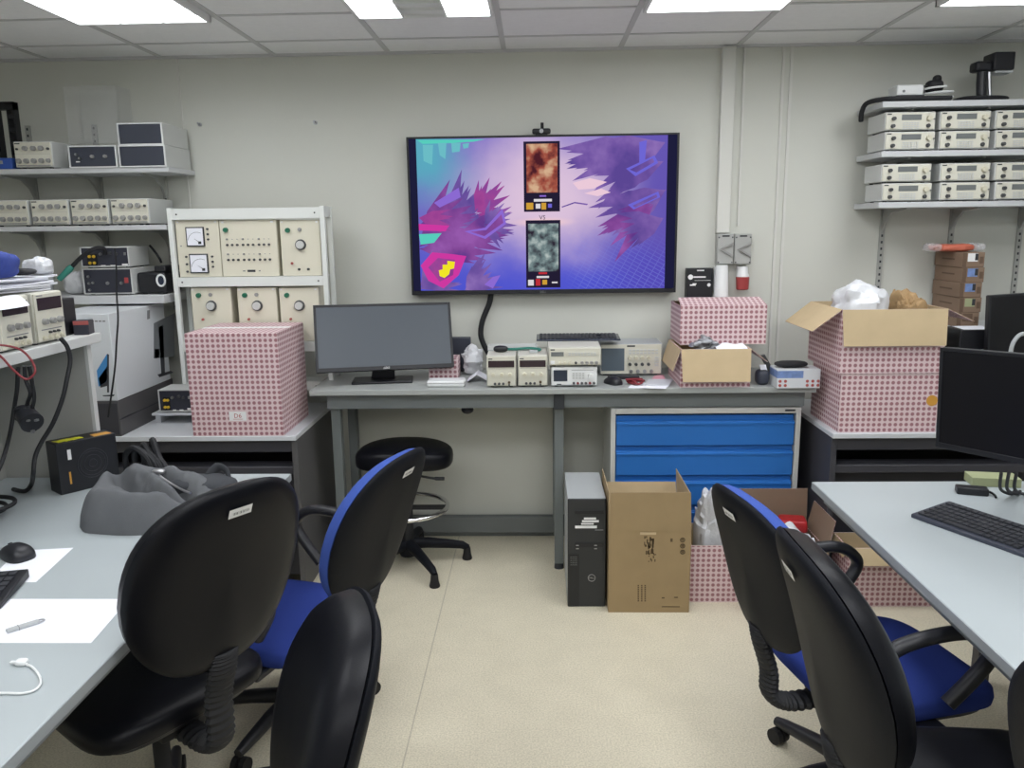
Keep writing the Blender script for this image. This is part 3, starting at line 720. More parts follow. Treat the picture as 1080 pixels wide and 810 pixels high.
for i, x in enumerate(LB):
    tag(obj('shelf_upright', slots(MB(), x, 1.25, 2.18), ['rail_grey', 'ink_dark']), ['slotted wall upright behind the left shelves, the one farthest left', 'slotted wall upright behind the left shelves, middle of three', 'slotted wall upright behind the two stacked grey cases'][i], 'upright', 'slotted uprights of the left shelves')
zs1 = ay(60, 177.5, 3.85).z; zs2 = ay(60, 238.5, 3.85).z; zs3 = 1.352
x_r1 = ay(178, 178, 3.85).x
wall_shelf('wall_shelf', 'upper grey wall shelf at left carrying the stacked cases', -2.9, x_r1, 3.85, zs1, .024, LB)
wall_shelf('wall_shelf', 'middle grey wall shelf at left with the row of beige instruments', -2.9, -1.752, 3.85, zs2, .024, LB)
wall_shelf('wall_shelf', 'lowest white wall shelf at left, above the white monitor carton', -2.9, ay(181, 306, 3.8).x-.04, 3.80, zs3, .040, [])
# dark-fronted cases stacked at the shelf's right end
def px_inst(px0, px1, py0, py1, yf):
    """x centre, z base, width, height of a front seen in that pixel box at distance yf"""
    A = ay(px0, (py0+py1)/2, yf); B = ay(px1, (py0+py1)/2, yf); m = (px0+px1)/2
    return (A.x+B.x)/2, ay(m, py1, yf).z, B.x-A.x, ay(m, py0, yf).z-ay(m, py1, yf).z
def case(label, px, z, h, feats=(), d=.28, yf=3.845):
    A = ay(px[0], 160, yf); B = ay(px[1], 160, yf)
    return instrument('equipment_case', label, 'case', B.x-A.x, d, h, ((A.x+B.x)/2, yf, z), 0, feats, 'light_grey', 'dark_front', 'dark fronted cases on the upper left shelf', False, .006, 'white_plastic')
h = ay(150, 153, 3.845).z - zs1
case('grey case with plain dark front, lower of the stacked pair', (125, 174), zs1, h)
case('grey case with plain dark front, top of the stacked pair', (126, 173), zs1+h+.001, h)
case('grey case with dark knobbed front, left of the stacked pair', (72, 122.5), zs1, ay(97, 153.5, 3.845).z-zs1, [('knob', .18, .6, .007, 'steel'), ('knob', .24, .42, .006, 'steel'), ('knob', .5, .5, .008, 'knob_grey'), ('knob', .77, .5, .008, 'knob_grey'), ('mark', .14, .22, .25, .30, 'label_white')], .26)
KN = [('mark', .04, .18, .90, .94, 'ink_dark'), ('jack', .10, .72, .005, 'knob_dark'), ('knob', .32, .74, .012, 'knob_grey'), ('knob', .54, .74, .012, 'knob_grey'), ('knob', .74, .74, .012, 'knob_grey'), ('jack', .92, .72, .006, 'knob_dark'),
      ('mark', .04, .96, .53, .535, 'ink_grey'), ('knob', .12, .28, .012, 'knob_grey'), ('knob', .32, .28, .012, 'knob_grey'), ('knob', .52, .28, .012, 'knob_grey'), ('knob', .72, .28, .012, 'knob_grey'), ('knob', .90, .28, .010, 'knob_grey'), ('mark', .06, .94, .10, .13, 'ink_grey')]
A = ay(15, 165, 3.845); B = ay(55, 165, 3.845)
KW = B.x-A.x; KH = ay(35, 149, 3.845).z-zs1
g0 = instrument('signal_generator', 'beige instrument with two rows of knobs on the upper left shelf, beside the black frame', 'instrument', KW, .27, KH, ((A.x+B.x)/2, 3.845, zs1), 0, KN, 'light_grey', 'beige_panel', 'beige knobbed instruments on the left shelves')
for i, (c, lab) in enumerate(((10, 'beige knobbed instrument on the middle left shelf, cut by the picture edge'), (52.5, 'beige knobbed instrument on the middle left shelf, second from the left edge'), (94.5, 'beige knobbed instrument on the middle left shelf, third from the left edge'), (137, 'beige knobbed instrument on the middle left shelf, nearest the white rack'))):
    A = ay(c, 225, 3.845)
    dup(g0, (A.x, 3.845, zs2), 0, lab)
# black metal frame, blue case, clear acrylic cover
A = ay(5, 176, 3.9)
t = thing('metal_bracket', 'black perforated metal frame at the left edge of the upper shelf', 'frame', (A.x, 3.95, zs1))
for dx in (-.045, .04):
    f_ = MB(); hh = .31
    f_.box(dx-.018, dx-.012, -.02, .02, 0, hh).box(dx+.012, dx+.018, -.02, .02, 0, hh)
    for k in range(6): f_.box(dx-.012, dx+.012, -.02, .02, hh*k/5-.010 if k else 0, hh*k/5+.010 if k < 5 else hh)
    obj('perforated_upright', f_, 'black_matte', t)
obj('crossbar', MB().box(-.063, .058, -.02, .02, .28, .315), 'black_matte', t)
obj('foot_plate', MB().box(-.063, .058, -.03, .03, 0, .012), 'black_matte', t)
A = ay(0, 170, 3.855); B = ay(13, 170, 3.855)
t = thing('tool_case', 'small blue case at the left end of the upper shelf', 'case', ((A.x+B.x)/2-.03, 3.857, zs1))
obj('case_body', MB().box(-.07, .055, 0, .06, 0, .052), 'blue_case', t, bevel=.006)
obj('latch', MB().box(-.012, .012, -.004, 0, .024, .040), 'steel', t)
A = ay(62, 120, 3.93); B = ay(118, 120, 3.93)
t = thing('acrylic_cover', 'clear acrylic box standing behind the dark knobbed case on the shelf', 'cover', ((A.x+B.x)/2, 3.99, zs1))
w = (B.x-A.x)/2; hh = ay(90, 89, 3.95).z-zs1
zc_ = .125
obj('cover_shell', MB().box(-w, w, -.0, .003, zc_, hh).box(-w, w, .137, .14, zc_, hh).box(-w, -w+.003, .003, .137, zc_, hh).box(w-.003, w, .003, .137, zc_, hh).box(-w, w, 0, .14, hh, hh+.003), 'clear_plastic', t)
obj('cover_foot', MB().box(-w, w, .118, .142, 0, zc_).box(-w, w, .118, .142, 0, .004), 'clear_plastic', t)
# ---- things on the lowest left shelf
YJ = ('jack_yellow',)
A = ay(87, 290, 3.83); B = ay(139, 290, 3.83); lw = B.x-A.x; lh = ay(112, 283, 3.83).z-zs3
instrument('power_amplifier', 'dark fronted instrument with round jacks, lower of the pair on the lowest left shelf', 'instrument', lw, .24, lh, ((A.x+B.x)/2, 3.83, zs3), 0,
           [('jack', .12, .7, .006, 'steel'), ('jack', .12, .45, .006, 'steel'), ('jack', .20, .47, .006, 'steel'), ('jack', .12, .2, .006, 'steel'), ('jack', .5, .45, .008, 'steel'), ('jack', .78, .45, .008, 'steel'), ('mark', .84, .92, .45, .65, 'red_plastic')], 'light_grey', 'navy_front', None, True, .006, 'light_grey')
A = ay(85, 270, 3.83); B = ay(136, 270, 3.83)
def jackbox(label, loc, w, h, d=.2):
    return instrument('jack_box', label, 'instrument', w, d, h, loc, 0,
           [('display', .13, .34, .10, .68, 'black_matte'), ('jack', .19, .55, .007, 'jack_yellow'), ('jack', .28, .55, .007, 'jack_yellow'), ('jack', .19, .25, .007, 'jack_yellow'), ('jack', .28, .25, .007, 'jack_yellow'), ('jack', .42, .66, .007, 'steel'), ('jack', .62, .70, .008, 'knob_dark'), ('jack', .75, .66, .007, 'knob_dark'), ('button', .92, .66, .010, .014, 'steel'), ('mark', .40, .50, .06, .14, 'label_white'), ('mark', .60, .72, .06, .14, 'label_white'), ('mark', .84, .96, .12, .20, 'label_white')], 'light_grey', 'navy_front', None, True, .005, 'light_grey')
jackbox('black panel box with yellow jacks on top of the dark instrument', ((A.x+B.x)/2, 3.83, zs3+lh+.001), B.x-A.x, ay(110, 260.5, 3.83).z-ay(110, 283, 3.83).z)
A = ay(146, 290, 3.88); B = ay(176, 290, 3.88)
t = thing('projector', 'small black projector with a pale ring lens on the lowest left shelf', 'projector', ((A.x+B.x)/2+.0, 3.86, zs3))
w = (B.x-A.x)/2
obj('projector_body', MB().box(-w, w, 0, .18, .004, .105), 'box_black', t, bevel=.012)
obj('raised_top', MB().box(w*.2, w, .01, .17, .105, .135), 'box_black', t, bevel=.006)
obj('lens_ring', MB().tube([(w*.70+.020*math.cos(a_*PI/8), -.003, .066+.027*math.sin(a_*PI/8)) for a_ in range(16)], .005, 6, closed=True), 'white_plastic', t)
obj('lens', MB().cyl((w*.70, .002, .066), (w*.70, -.003, .066), .018), 'lcd_navy', t)
for sx_ in (-1, 1): obj('foot', MB().cyl((sx_*w*.7, .03, 0), (sx_*w*.7, .03, .006), .01).cyl((sx_*w*.7, .15, 0), (sx_*w*.7, .15, .006), .01), 'rubber', t)
tag(obj('lens_cable', MB().tube(spline([ay(158, 259, 3.98), ay(163, 265, 3.96), ay(168, 272, 3.93), ay(170, 276.5, 3.95)]), .006, 6), 'black_matte'), 'short black cable rising behind the small projector', 'cable')
# clear plastic packs
for i, (px, pw, py, lab) in enumerate(((38, 24, 276, 'clear plastic pack leaning at the far left of the lowest shelf'), (77, 18, 296, 'clear plastic pack beside the dark instrument on the lowest shelf'))):
    A = ay(px, 290, 3.9)
    bag('plastic_pack', lab, (A.x, 3.93, zs3+.055 if i else zs3+.08), (.055, .05, .055 if i else .08), 'bubble_wrap', 3+i, .3, 20, 'bag')
# probe with teal plug sleeve
pr = [ay(62, 295, 3.72), ay(73, 284, 3.74), ay(76, 281, 3.745)]
t = thing('test_cable', 'black cable with teal sleeve slanting up to the black jack box', 'cable', pr[0])
obj('teal_sleeve', MB().tube([p for p in pr], [.012, .016, .013], 10), 'teal', t, world=True)
obj('black_lead', MB().tube(spline([ay(76, 281, 3.745), ay(86, 271, 3.75), ay(99, 262.5, 3.77), ay(109, 262, 3.80), ay(111, 268, 3.815)]), .010, 8), 'black_matte', t, world=True)
tag(obj('hanging_cable', MB().tube(spline([ay(121, 262, 3.80), ay(122.5, 280, 3.78), ay(123, 310, 3.765), ay(124.5, 335, 3.40), ay(123, 360, 3.40), ay(121, 390, 3.40), ay(114, 440, 3.41)]), .004, 6), 'black_matte'), 'thin black cable hanging down in front of the white monitor carton', 'cable')
# ================================================================ white rack and its modules
A = ay(175.5, 219.5, 3.86); B = ay(341.5, 219, 3.86)
rx0, rx1 = A.x, B.x; rz1 = A.z; RY = 3.86; RD = .15
rkt = thing('equipment_rack', 'white metal rack of beige control modules standing on the left bench', 'rack', ((rx0+rx1)/2, RY, .75)); t = rkt
for xx in (rx0, rx1-.022):
    zf = .75 if xx < -1.1 else BZ+.001
    P(MB().box(xx, xx+.022, RY-.004, RY+.02, zf, rz1), 'post', 'rack_white', bevel=.002)
    P(MB().box(xx, xx+.022, RY+RD-.02, RY+RD, zf, rz1), 'post', 'rack_white', bevel=.002)
    for za, zb_ in ((rz1-.05, rz1), (zf+.03, zf+.07)): P(MB().box(xx+.004, xx+.018, RY+.02, RY+RD-.02, za, zb_), 'side_rail', 'rack_white')
def zrow(py): return ay(260, py, RY).z
beams = [(219.5, 231), (292, 302), (361, 371), (403, 412)]
for a_, b_ in beams:
    xe = -1.06 if a_ > 400 else rx1-.022
    bm_ = P(MB().box(rx0+.022, xe, RY-.002, RY+.012, zrow(b_), zrow(a_)), 'beam', 'rack_white', bevel=.0015)
    P(MB().box(rx0+.022, xe, RY+.012, RY+RD-.02, zrow(a_)-.004, zrow(a_)), 'tray', 'rack_white')
    for xx in (rx0+.045, xe-.023): P(MB().cyl((xx, RY-.002, (zrow(a_)+zrow(b_))/2), (xx, RY-.005, (zrow(a_)+zrow(b_))/2), .004, None, 8), 'bolt', 'knob_dark', bm_)
def module(label, px0, px1, py0, base_py, feats):
    A = ay(px0, py0, RY+.004); B = ay(px1, py0, RY+.004); zb = zrow(base_py)+.0006; zt = ay((px0+px1)/2, py0, RY+.004).z
    return instrument('control_module', label, 'module', B.x-A.x, .118, zt-zb, ((A.x+B.x)/2, RY+.016, zb), 0, feats + [('mark', .04, .08, .95, .98, 'white_plastic'), ('mark', .90, .95, .95, .98, 'white_plastic')], 'cream_panel', 'cream_panel', 'beige control modules in the white rack', False, .001)
module('cream rack module with two square needle meters', 183, 229, 232, 292, [('meter', .24, .66, .54, .88), ('meter', .27, .70, .07, .41)] + [('jack', .74, v, .005, 'knob_dark') for v in (.84, .75, .66)] + [('jack', .20, v, .005, 'knob_dark') for v in (.36, .23, .10)] + [('jack', .80, v, .005, 'knob_dark') for v in (.36, .27, .18)] + [('mark', .08, .11, .54, .56, 'ink_grey')])
jk = [('knob', .11, .83, .012, 'green_button'), ('mark', .44, .58, .08, .12, 'ink_dark'), ('mark', .36, .40, .09, .11, 'ink_grey'), ('mark', .64, .67, .09, .11, 'ink_grey')]
for r_, v in enumerate((.565, .30)):
    for g_ in range(3):
        for k in range(3): jk.append(('jack', .12+.28*g_+.088*k, v, .0055, 'knob_dark'))
        jk.append(('jack', .12+.28*g_, v+.10, .0045, 'knob_grey'))
        jk.append(('mark', .20+.28*g_, .22+.28*g_, v+.095, v+.105, 'ink_grey')); jk.append(('mark', .285+.28*g_, .305+.28*g_, v+.095, v+.105, 'ink_grey'))
module('wide cream rack module covered in rows of small dark jacks', 229.6, 290, 232, 292, jk)
kb = [('knob', .20, .82, .012, 'green_button'), ('jack', .50, .83, .009, 'knob_grey'), ('dial', .50, .56, .026, 'light_grey'), ('jack', .26, .23, .006, 'ink_red'), ('jack', .43, .12, .006, 'knob_dark'), ('jack', .66, .12, .006, 'knob_dark')]
module('cream rack module with one big knob, alone in the top row', 293.5, 336, 232, 292, kb)
kb2 = [('knob', .20, .78, .012, 'green_button'), ('jack', .50, .79, .009, 'knob_grey'), ('knob', .50, .40, .024, 'knob_grey'), ('jack', .26, .06, .006, 'ink_red')]
module('cream one-knob rack module, leftmost of the second row', 199.5, 241.5, 303.5, 361, [(k[0], k[1], .40+k[2]*.6 if k[2] < .1 else .42+(k[2]-.23)*.75, *k[3:]) for k in kb[:4]])
module('cream one-knob rack module, middle of the second row', 248.5, 290, 303.5, 361, [(k[0], k[1], .42+(k[2]-.23)*.75, *k[3:]) for k in kb[:4]])
module('cream one-knob rack module, right of the second row', 293, 335, 303.5, 361, [(k[0], k[1], .42+(k[2]-.23)*.75, *k[3:]) for k in (kb[0], kb[2], kb[3])])
# ================================================================ items on the left bench
# white monitor carton on a dark case
fx = ay(124, 420, 3.45).x; dx0 = fx-.30
tb = .913
t = thing('equipment_box', 'long dark grey box lying under the white monitor carton', 'box', (fx-.15, 3.45, .75))
obj('box_body', MB().box(-.155, .150, .0, .55, 0, tb-.75), 'dark_side', t, bevel=.003)
obj('front_face', MB().box(-.15, .145, -.003, 0, .01, tb-.76), 'dark_cabinet', t)
obj('seam', MB().box(.150, .1515, .0, .55, .075, .079), 'dark_panel', t)
t = thing('monitor_carton', 'tall white monitor carton with printed screen pictures, beside the white rack', 'box', (fx-.15, 3.45, tb))
zt = ay(119, 328, 3.45).z-tb-.012
obj('carton_body', MB().box(-.15, .15, 0, .53, 0, zt), 'dell_white', t, bevel=.003)
def pp(px, py, Y=3.4495): q = ay(px, py, Y); return (q.x-(fx-.15), -.0006, q.z-tb)
pr = MB()
pr.add([pp(102, 391), pp(113, 373), pp(113, 402), pp(104, 408)], [(0, 1, 2, 3)], 0).add([pp(113, 373), pp(115, 374), pp(115, 414), pp(113, 414)], [(0, 1, 2, 3)], 1).add([pp(104, 399), pp(113, 386), pp(113, 407), pp(106, 409)], [(0, 1, 2, 3)], 1)
obj('printed_screen', pr, ['print_blue', 'print_dark'], t, smooth=0); pr = MB(); pr.add([pp(108, 417), pp(121, 416), pp(120, 418), pp(109, 418)], [(0, 1, 2, 3)], 1)
obj('printed_foot', pr, ['print_blue', 'print_dark'], t, smooth=0); pr = MB()
for k in range(5): pr.add([pp(92+k*4, 338), pp(95+k*4, 338), pp(95+k*4, 339.5), pp(92+k*4, 339.5)], [(0, 1, 2, 3)], 2)
obj('printed_title', pr, ['print_blue', 'print_dark', 'ink_grey'], t, smooth=0)
def ps(px, py): q = ax(px, py, fx); return (.1506, q.y-3.45, q.z-tb)
pr = MB()
pr.add([ps(162, 341), ps(184, 330), ps(184, 376), ps(162, 378)], [(0, 1, 2, 3)], 0).add([ps(167, 345), ps(172, 343), ps(174, 395), ps(170, 395)], [(0, 1, 2, 3)], 1).add([ps(166, 395), ps(180, 391), ps(183, 393), ps(168, 398)], [(0, 1, 2, 3)], 1).add([ps(163, 368), ps(168, 368), ps(168, 377), ps(163, 378)], [(0, 1, 2, 3)], 1)
obj('printed_monitor', pr, ['print_grey', 'print_dark', 'ink_grey'], t, smooth=0); pr = MB()
pr.add([ps(155, 327.5), ps(158, 327), ps(158, 336), ps(155, 337)], [(0, 1, 2, 3)], 2)
obj('hand_slot', pr, ['print_grey', 'print_dark', 'ink_grey'], t, smooth=0)
# riser with a jack box
A = az(163, 447, .75); B = az(205, 446, .75); yy = A.y+.0
t = thing('small_riser', 'small white riser shelf left of the big pink carton', 'stand', ((A.x+B.x)/2+.02, yy, .75))
rh = ay(165, 436, yy).z-.75; w = (B.x-A.x)/2+.03
obj('riser_top', MB().box(-w, w, 0, .17, rh-.012, rh), 'white_laminate', t, bevel=.002)
for sx_ in (-1, 1): obj('riser_leg', MB().box(sx_*(w-.02)-.012, sx_*(w-.02)+.012, .02, .15, 0, rh-.012), 'white_laminate', t)
A = ay(168, 430, yy+.01); B = ay(203, 430, yy+.01)
jackbox('black panel box with yellow jacks on the small white riser', ((A.x+B.x)/2, yy+.012, .75+rh), B.x-A.x, ay(185, 411.5, yy).z-.75-rh, .14)
A = ay(192, 403, RY)
instrument('name_plate_box', 'narrow beige box with a printed strip low in the white rack', 'instrument', .11, .12, .045, (A.x+.02, RY-.14, ay(192, 413, RY-.14).z-.0), 0, [('mark', .2, .55, .4, .5, 'ink_grey')], 'cream_panel', 'cream_panel', None, False) if False else None
# big pink carton on the left bench
A = az(207.5, 460.5, .75); B = az(299, 460, .75)
cz = ay(200, 352, A.y).z-.75
c = carton('patterned_carton', 'tall pink patterned carton standing before the white rack', ((A.x+B.x)/2-.008, A.y+.004, .75), B.x-A.x+.018, 3.84-A.y, cz, 0, closed=True, tape=True)
w = B.x-A.x
lb = obj('printed_label', MB().box(-.035, .042, -.0012, -.0002, .071, .112), 'label_white', c)
obj('lettering', MB().text('D6', .028, mtx((.004, -.0014, .084), 0, PI/2)).box(-.018, .026, -.0016, -.0012, .077, .079), 'ink_red', lb)
# ================================================================ things on the centre bench
def frame_px(tl, tr, bl, Yl, Yr, Yb=None):
    """Orthonormal frame of a flat face seen in the photo: u right, v up, n toward the viewer."""
    a = ay(*tl, Yl); b = ay(*tr, Yr); c = ay(*bl, Yb or Yl)
    u = (b-a); w = u.length; u.normalize(); v = (a-c); v = v-u*v.dot(u); h = v.length; v.normalize(); n = u.cross(v)
    return a, u, v, n, w, h
def monitor(name, label, o, u, v, n, w, h, foot, foot_rz, zb, m='screen_off', bw=.012, mark=None, baser=(.15, .09)):
    T = Matrix(((u.x, n.x, v.x, o.x), (u.y, n.y, v.y, o.y), (u.z, n.z, v.z, o.z), (0, 0, 0, 1)))   # x along, -y away.. local y toward viewer
    t = thing(name, label, 'monitor', (foot[0], foot[1], zb))
    def PW(mb, nm, mm, **k):
        mb.v = [T @ p for p in mb.v]; return obj(nm, mb, mm, t, world=True, **k)
    PW(MB().box(0, w, -.035, -.002, -h, 0), 'casing', 'black_plastic', bevel=.005)
    PW(MB().box(bw, w-bw, -.002, -.0008, -h+bw*1.6, -bw), 'screen', m)
    PW(MB().box(0, bw, -.002, .001, -h, 0).box(w-bw, w, -.002, .001, -h, 0).box(bw, w-bw, -.002, .001, -bw, 0).box(bw, w-bw, -.002, .001, -h, -h+bw*1.6), 'bezel', 'black_plastic', bevel=.0008)
    if mark: PW(MB().text(mark, .014, Matrix.Translation((w/2, .0015, -h+.005)) @ Matrix.Rotation(PI, 4, 'Z') @ Matrix.Rotation(PI/2, 4, 'X')), 'brand_mark', 'label_white', smooth=0)
    mid = T @ Vector((w/2, -.045, -h*.55)); ft = Vector((foot[0], foot[1], zb))
    R_ = mtx((0, 0, 0), foot_rz)
    obj('base_plate', MB().box(-baser[0], baser[0], -baser[1], baser[1], 0, .012, 0, R_), 'black_plastic', t, bevel=.005)
    lo = Vector((0, 0, .012)) + (R_ @ Vector((0, baser[1]*.3, 0)))
    nk = MB(); d = R_ @ Vector((.045, 0, 0)); e = R_ @ Vector((0, .015, 0)); top = mid-ft
    nk.rings([[lo-d*1.25-e, lo+d*1.25-e, lo+d*1.25+e, lo-d*1.25+e], [top-d-e, top+d-e, top+d+e, top-d+e]])
    obj('neck', nk, 'black_plastic', t, bevel=.004)
    return t
o, u, v, n, w, h = frame_px((330, 322), (474.5, 318.5), (338, 393), 3.76, 3.93, 3.67)
fp = az(404, 402, BZ)
monitor('computer_monitor', 'dark switched-off monitor at the left end of the long bench', o, u, v, n, w, h, (fp.x, fp.y), .12, BZ, mark='DELL', baser=(.145, .075))
def on(px, py, z=BZ): return az(px, py, z)
# dark square panel and small pink carton behind
A = ay(478, 384, 4.10); B = ay(497, 384, 4.10)
t = thing('flat_speaker', 'small dark upright panel against the wall behind the right end of the left monitor', 'panel', ((A.x+B.x)/2-.02, 4.10, BZ))
hh = ay(490, 356, 4.1).z-BZ
obj('panel_body', MB().box(-.065, .065, 0, .04, .004, hh), 'dark_front', t, bevel=.004)
obj('panel_foot', MB().box(-.05, .05, -.015, .045, 0, .008), 'black_plastic', t, bevel=.002)
A = on(452, 401); hh = ay(470, 379, A.y).z-BZ
c = carton('patterned_carton', 'small pink patterned carton tucked under the left monitor corner', (A.x+.07, A.y+.03, BZ), .145, .12, hh, .0, closed=True)
A = on(488, 400)
bag('plastic_bag', 'white plastic bag beside the small pink carton at the left monitor', (A.x+.04, A.y+.14, BZ+.07), (.048, .045, .07), 'bag_white', 5, .8, 16, clamp=1.4)
A = on(470, 408.5)
t = thing('adapter_box', 'flat white box with rounded edges lying below the left monitor', 'box', (A.x, A.y, BZ))
obj('box_body', MB().box(-.088, .088, 0, .09, 0, .03), 'white_plastic', t, bevel=.008)
obj('lid_line', MB().box(-.0885, .0885, -.0006, .02, .018, .0195), 'ink_grey', t)
A = on(503, 403.5)
tag(obj('folded_paper', MB().slab([(A.x-.05, A.y, BZ+.001), (A.x+.0, A.y, BZ+.038), (A.x+.0, A.y+.13, BZ+.038), (A.x-.05, A.y+.13, BZ+.001)], (1, 0, .8), .0015).slab([(A.x, A.y, BZ+.038), (A.x+.06, A.y, BZ+.001), (A.x+.06, A.y+.13, BZ+.001), (A.x, A.y+.13, BZ+.038)], (-1, 0, .6), .0015), 'paper', smooth=0), 'white sheet folded like a tent left of the beige power supplies', 'paper')
# two power supplies
PSF = [('mark', .06, .20, .885, .915, 'ink_dark'), ('display', .06, .94, .64, .85, 'display_dark'), ('mark', .07, .93, .60, .606, 'ink_grey'), ('knob', .22, .41, .0095, 'knob_beige'), ('knob', .51, .41, .0095, 'knob_beige'), ('knob', .79, .41, .0095, 'knob_beige'),
       ('jack', .28, .13, .006, 'knob_dark'), ('jack', .42, .13, .006, 'knob_dark'), ('jack', .56, .13, .006, 'knob_dark'), ('jack', .76, .17, .006, 'ink_brown'), ('button', .76, .09, .008, .008, 'knob_dark')]
A = on(513.5, 409.3); B = on(544.5, 409.3); hh = ay(529, 375.5, A.y).z-BZ
psu = instrument('power_supply', 'small beige bench power supply with dark display, left of its twin', 'power supply', B.x-A.x, .26, hh, ((A.x+B.x)/2, A.y+.004, BZ), 0, PSF, 'beige_body', 'beige_panel', 'beige bench power supplies on the long bench')
A2 = on(546.5, 409); B2 = on(577.5, 409)
dup(psu, ((A2.x+B2.x)/2, A2.y+.008, BZ), 0, 'small beige bench power supply with dark display, next to the white meter')
ptop = hh
# white meter, generator on top of it
A = on(581.5, 408.7); B = on(630, 408.7); hh = ay(605, 387.5, A.y).z-BZ; my = A.y
instrument('digital_meter', 'white bench meter with dark blue screen under the beige generator', 'meter', B.x-A.x, .24, hh, ((A.x+B.x)/2, A.y+.006, BZ), 0,
           [('display', .05, .35, .30, .86, 'lcd_navy'), ('mark', .12, .22, .12, .17, 'ink_dark'), ('knob', .86, .56, .012, 'white_plastic'), ('mark', .44, .92, .84, .86, 'ink_grey'), ('keypad', .46, .74, .42, .76, 4, 3, 'light_grey')] + [('jack', .49+.088*k, .20, .006, ('wire_red' if k % 3 == 1 else 'knob_dark')) for k in range(6)], 'white_plastic', 'white_plastic')
A = ay(578.5, 386, my); B = ay(634, 386, my); h2 = ay(605, 366, my).z-ay(605, 386.5, my).z
instrument('function_generator', 'wide beige function generator stacked on the white bench meter', 'instrument', B.x-A.x, .26, h2, ((A.x+B.x)/2, my+.004, BZ+hh+.001), 0,
           [('mark', .04, .12, .86, .92, 'ink_dark'), ('display', .05, .29, .56, .78, 'display_grey'), ('button', .08, .25, .02, .014, 'white_plastic'), ('keypad', .38, .92, .60, .78, 9, 2, 'light_grey')] + [('knob', .22+.09*k, .22, .007, 'knob_beige') for k in range(3)] + [('jack', .52+.01*k, .22, .006, 'knob_dark') for k in (0,)] + [('knob', .64+.09*k, .22, .008, 'knob_grey') for k in range(4)], 'beige_body', 'beige_panel')
gtop = BZ+hh+.001+h2
# scope, keyboard laid over the tops
A = ay(633, 391, 3.93); B = ay(698, 391, 3.93); sh = ay(667, 362.5, 3.93).z-BZ
instrument('oscilloscope', 'grey and beige oscilloscope with a blank screen right of the stacked meters', 'oscilloscope', B.x-A.x, .20, sh, ((A.x+B.x)/2, 3.93, BZ), 0,
           [('display', .02, .39, .16, .86, 'scope_screen'), ('mark', .43, .56, .90, .95, 'ink_dark'), ('keypad', .46, .95, .68, .86, 8, 2, 'light_grey'), ('keypad', .88, .97, .30, .62, 1, 4, 'light_grey')] + [('knob', .48+.10*k, .56, .010, 'knob_beige') for k in range(4)] + [('knob', .48+.10*k, .36, .008, 'knob_dark') for k in range(4)] + [('jack', .50+.11*k, .14, .009, 'steel') for k in range(4)], 'grey_plastic', 'beige_panel')
def keyboard(label, T, L=.45, W=.15, hts=.022, m='black_plastic', rows=6, cols=20):
    loc = T.to_translation(); t = thing('keyboard', label, 'keyboard', loc); R = Matrix.Translation(-loc) @ T
    sec = [(0, 0), (W, 0), (W, hts), (W*.9, hts), (0, hts*.5)]
    body = MB().rings([[(x, p[0], p[1]) for p in sec] for x in (-L/2, L/2)], 0, R)
    obj('keyboard_body', body, m, t, bevel=.003)
    ks = MB(); kx = (L-.03)/cols; ky = (W-.03)/rows
    for i in range(cols):
        if i in (14, 18-2): pass
        for j in range(rows):
            if i == 15 and j < 4 and j != 1 and cols > 18: continue
            x0 = -L/2+.015+i*kx; y0 = .012+j*ky+(.004 if j == rows-1 else 0); z = hts*.5+hts*.5*(y0/(W*.9))
            wd = kx*.86
            if j == 0 and 4 <= i <= 9: 
                if i > 4: continue
                wd = kx*5.86
            ks.box(x0, x0+wd, y0, y0+ky*.84, z, z+.0065, 0, R)
    k_ = obj('keys', ks, 'keycap', t, bevel=.0012); 
    return t
A = ay(563, 366, 3.74); B = ay(658, 366, 3.74)
kbT = mtx(((A.x+B.x)/2+.005, 3.86, gtop+.001), -.01)
keyboard('black keyboard lying across the tops of the bench instruments', kbT, B.x-A.x-.015, .15, .016, 'lcd_navy')
# clutter on the power supplies
pz = BZ+ptop
t = thing('probe_lead', 'teal and black test probe lying on the beige power supplies', 'probe', ay(545, 372, 3.78))
t.location.z = pz
a_ = t.location
obj('handle', MB().sell((-.075, -.02, .016), (.035, .02, .016), .8, .8, 16, 10), 'box_black', t)
obj('lead', MB().tube(spline([(-.045, -.02, .014), (.0, .0, .012), (.06, .01, .014), (.11, -.01, .010), (.10, -.04, .010)]), .006, 6), 'teal', t)
obj('clip', MB().box(.06, .10, -.06, -.045, 0, .014), 'grey_plastic', t, bevel=.003)
A = ay(552, 369, 3.80)
t = thing('plastic_tray', 'pale plastic tray lying behind the probe on the power supplies', 'tray', (A.x-.02, 3.80, pz))
obj('tray_base', MB().box(-.15, .085, 0, .09, 0, .006), 'grey_plastic', t, bevel=.002)
obj('tray_rim', MB().box(-.15, .085, 0, .005, .006, .022).box(-.15, .085, .085, .09, .006, .022).box(-.15, -.145, .005, .085, .006, .022).box(.08, .085, .005, .085, .006, .022), 'light_grey', t)
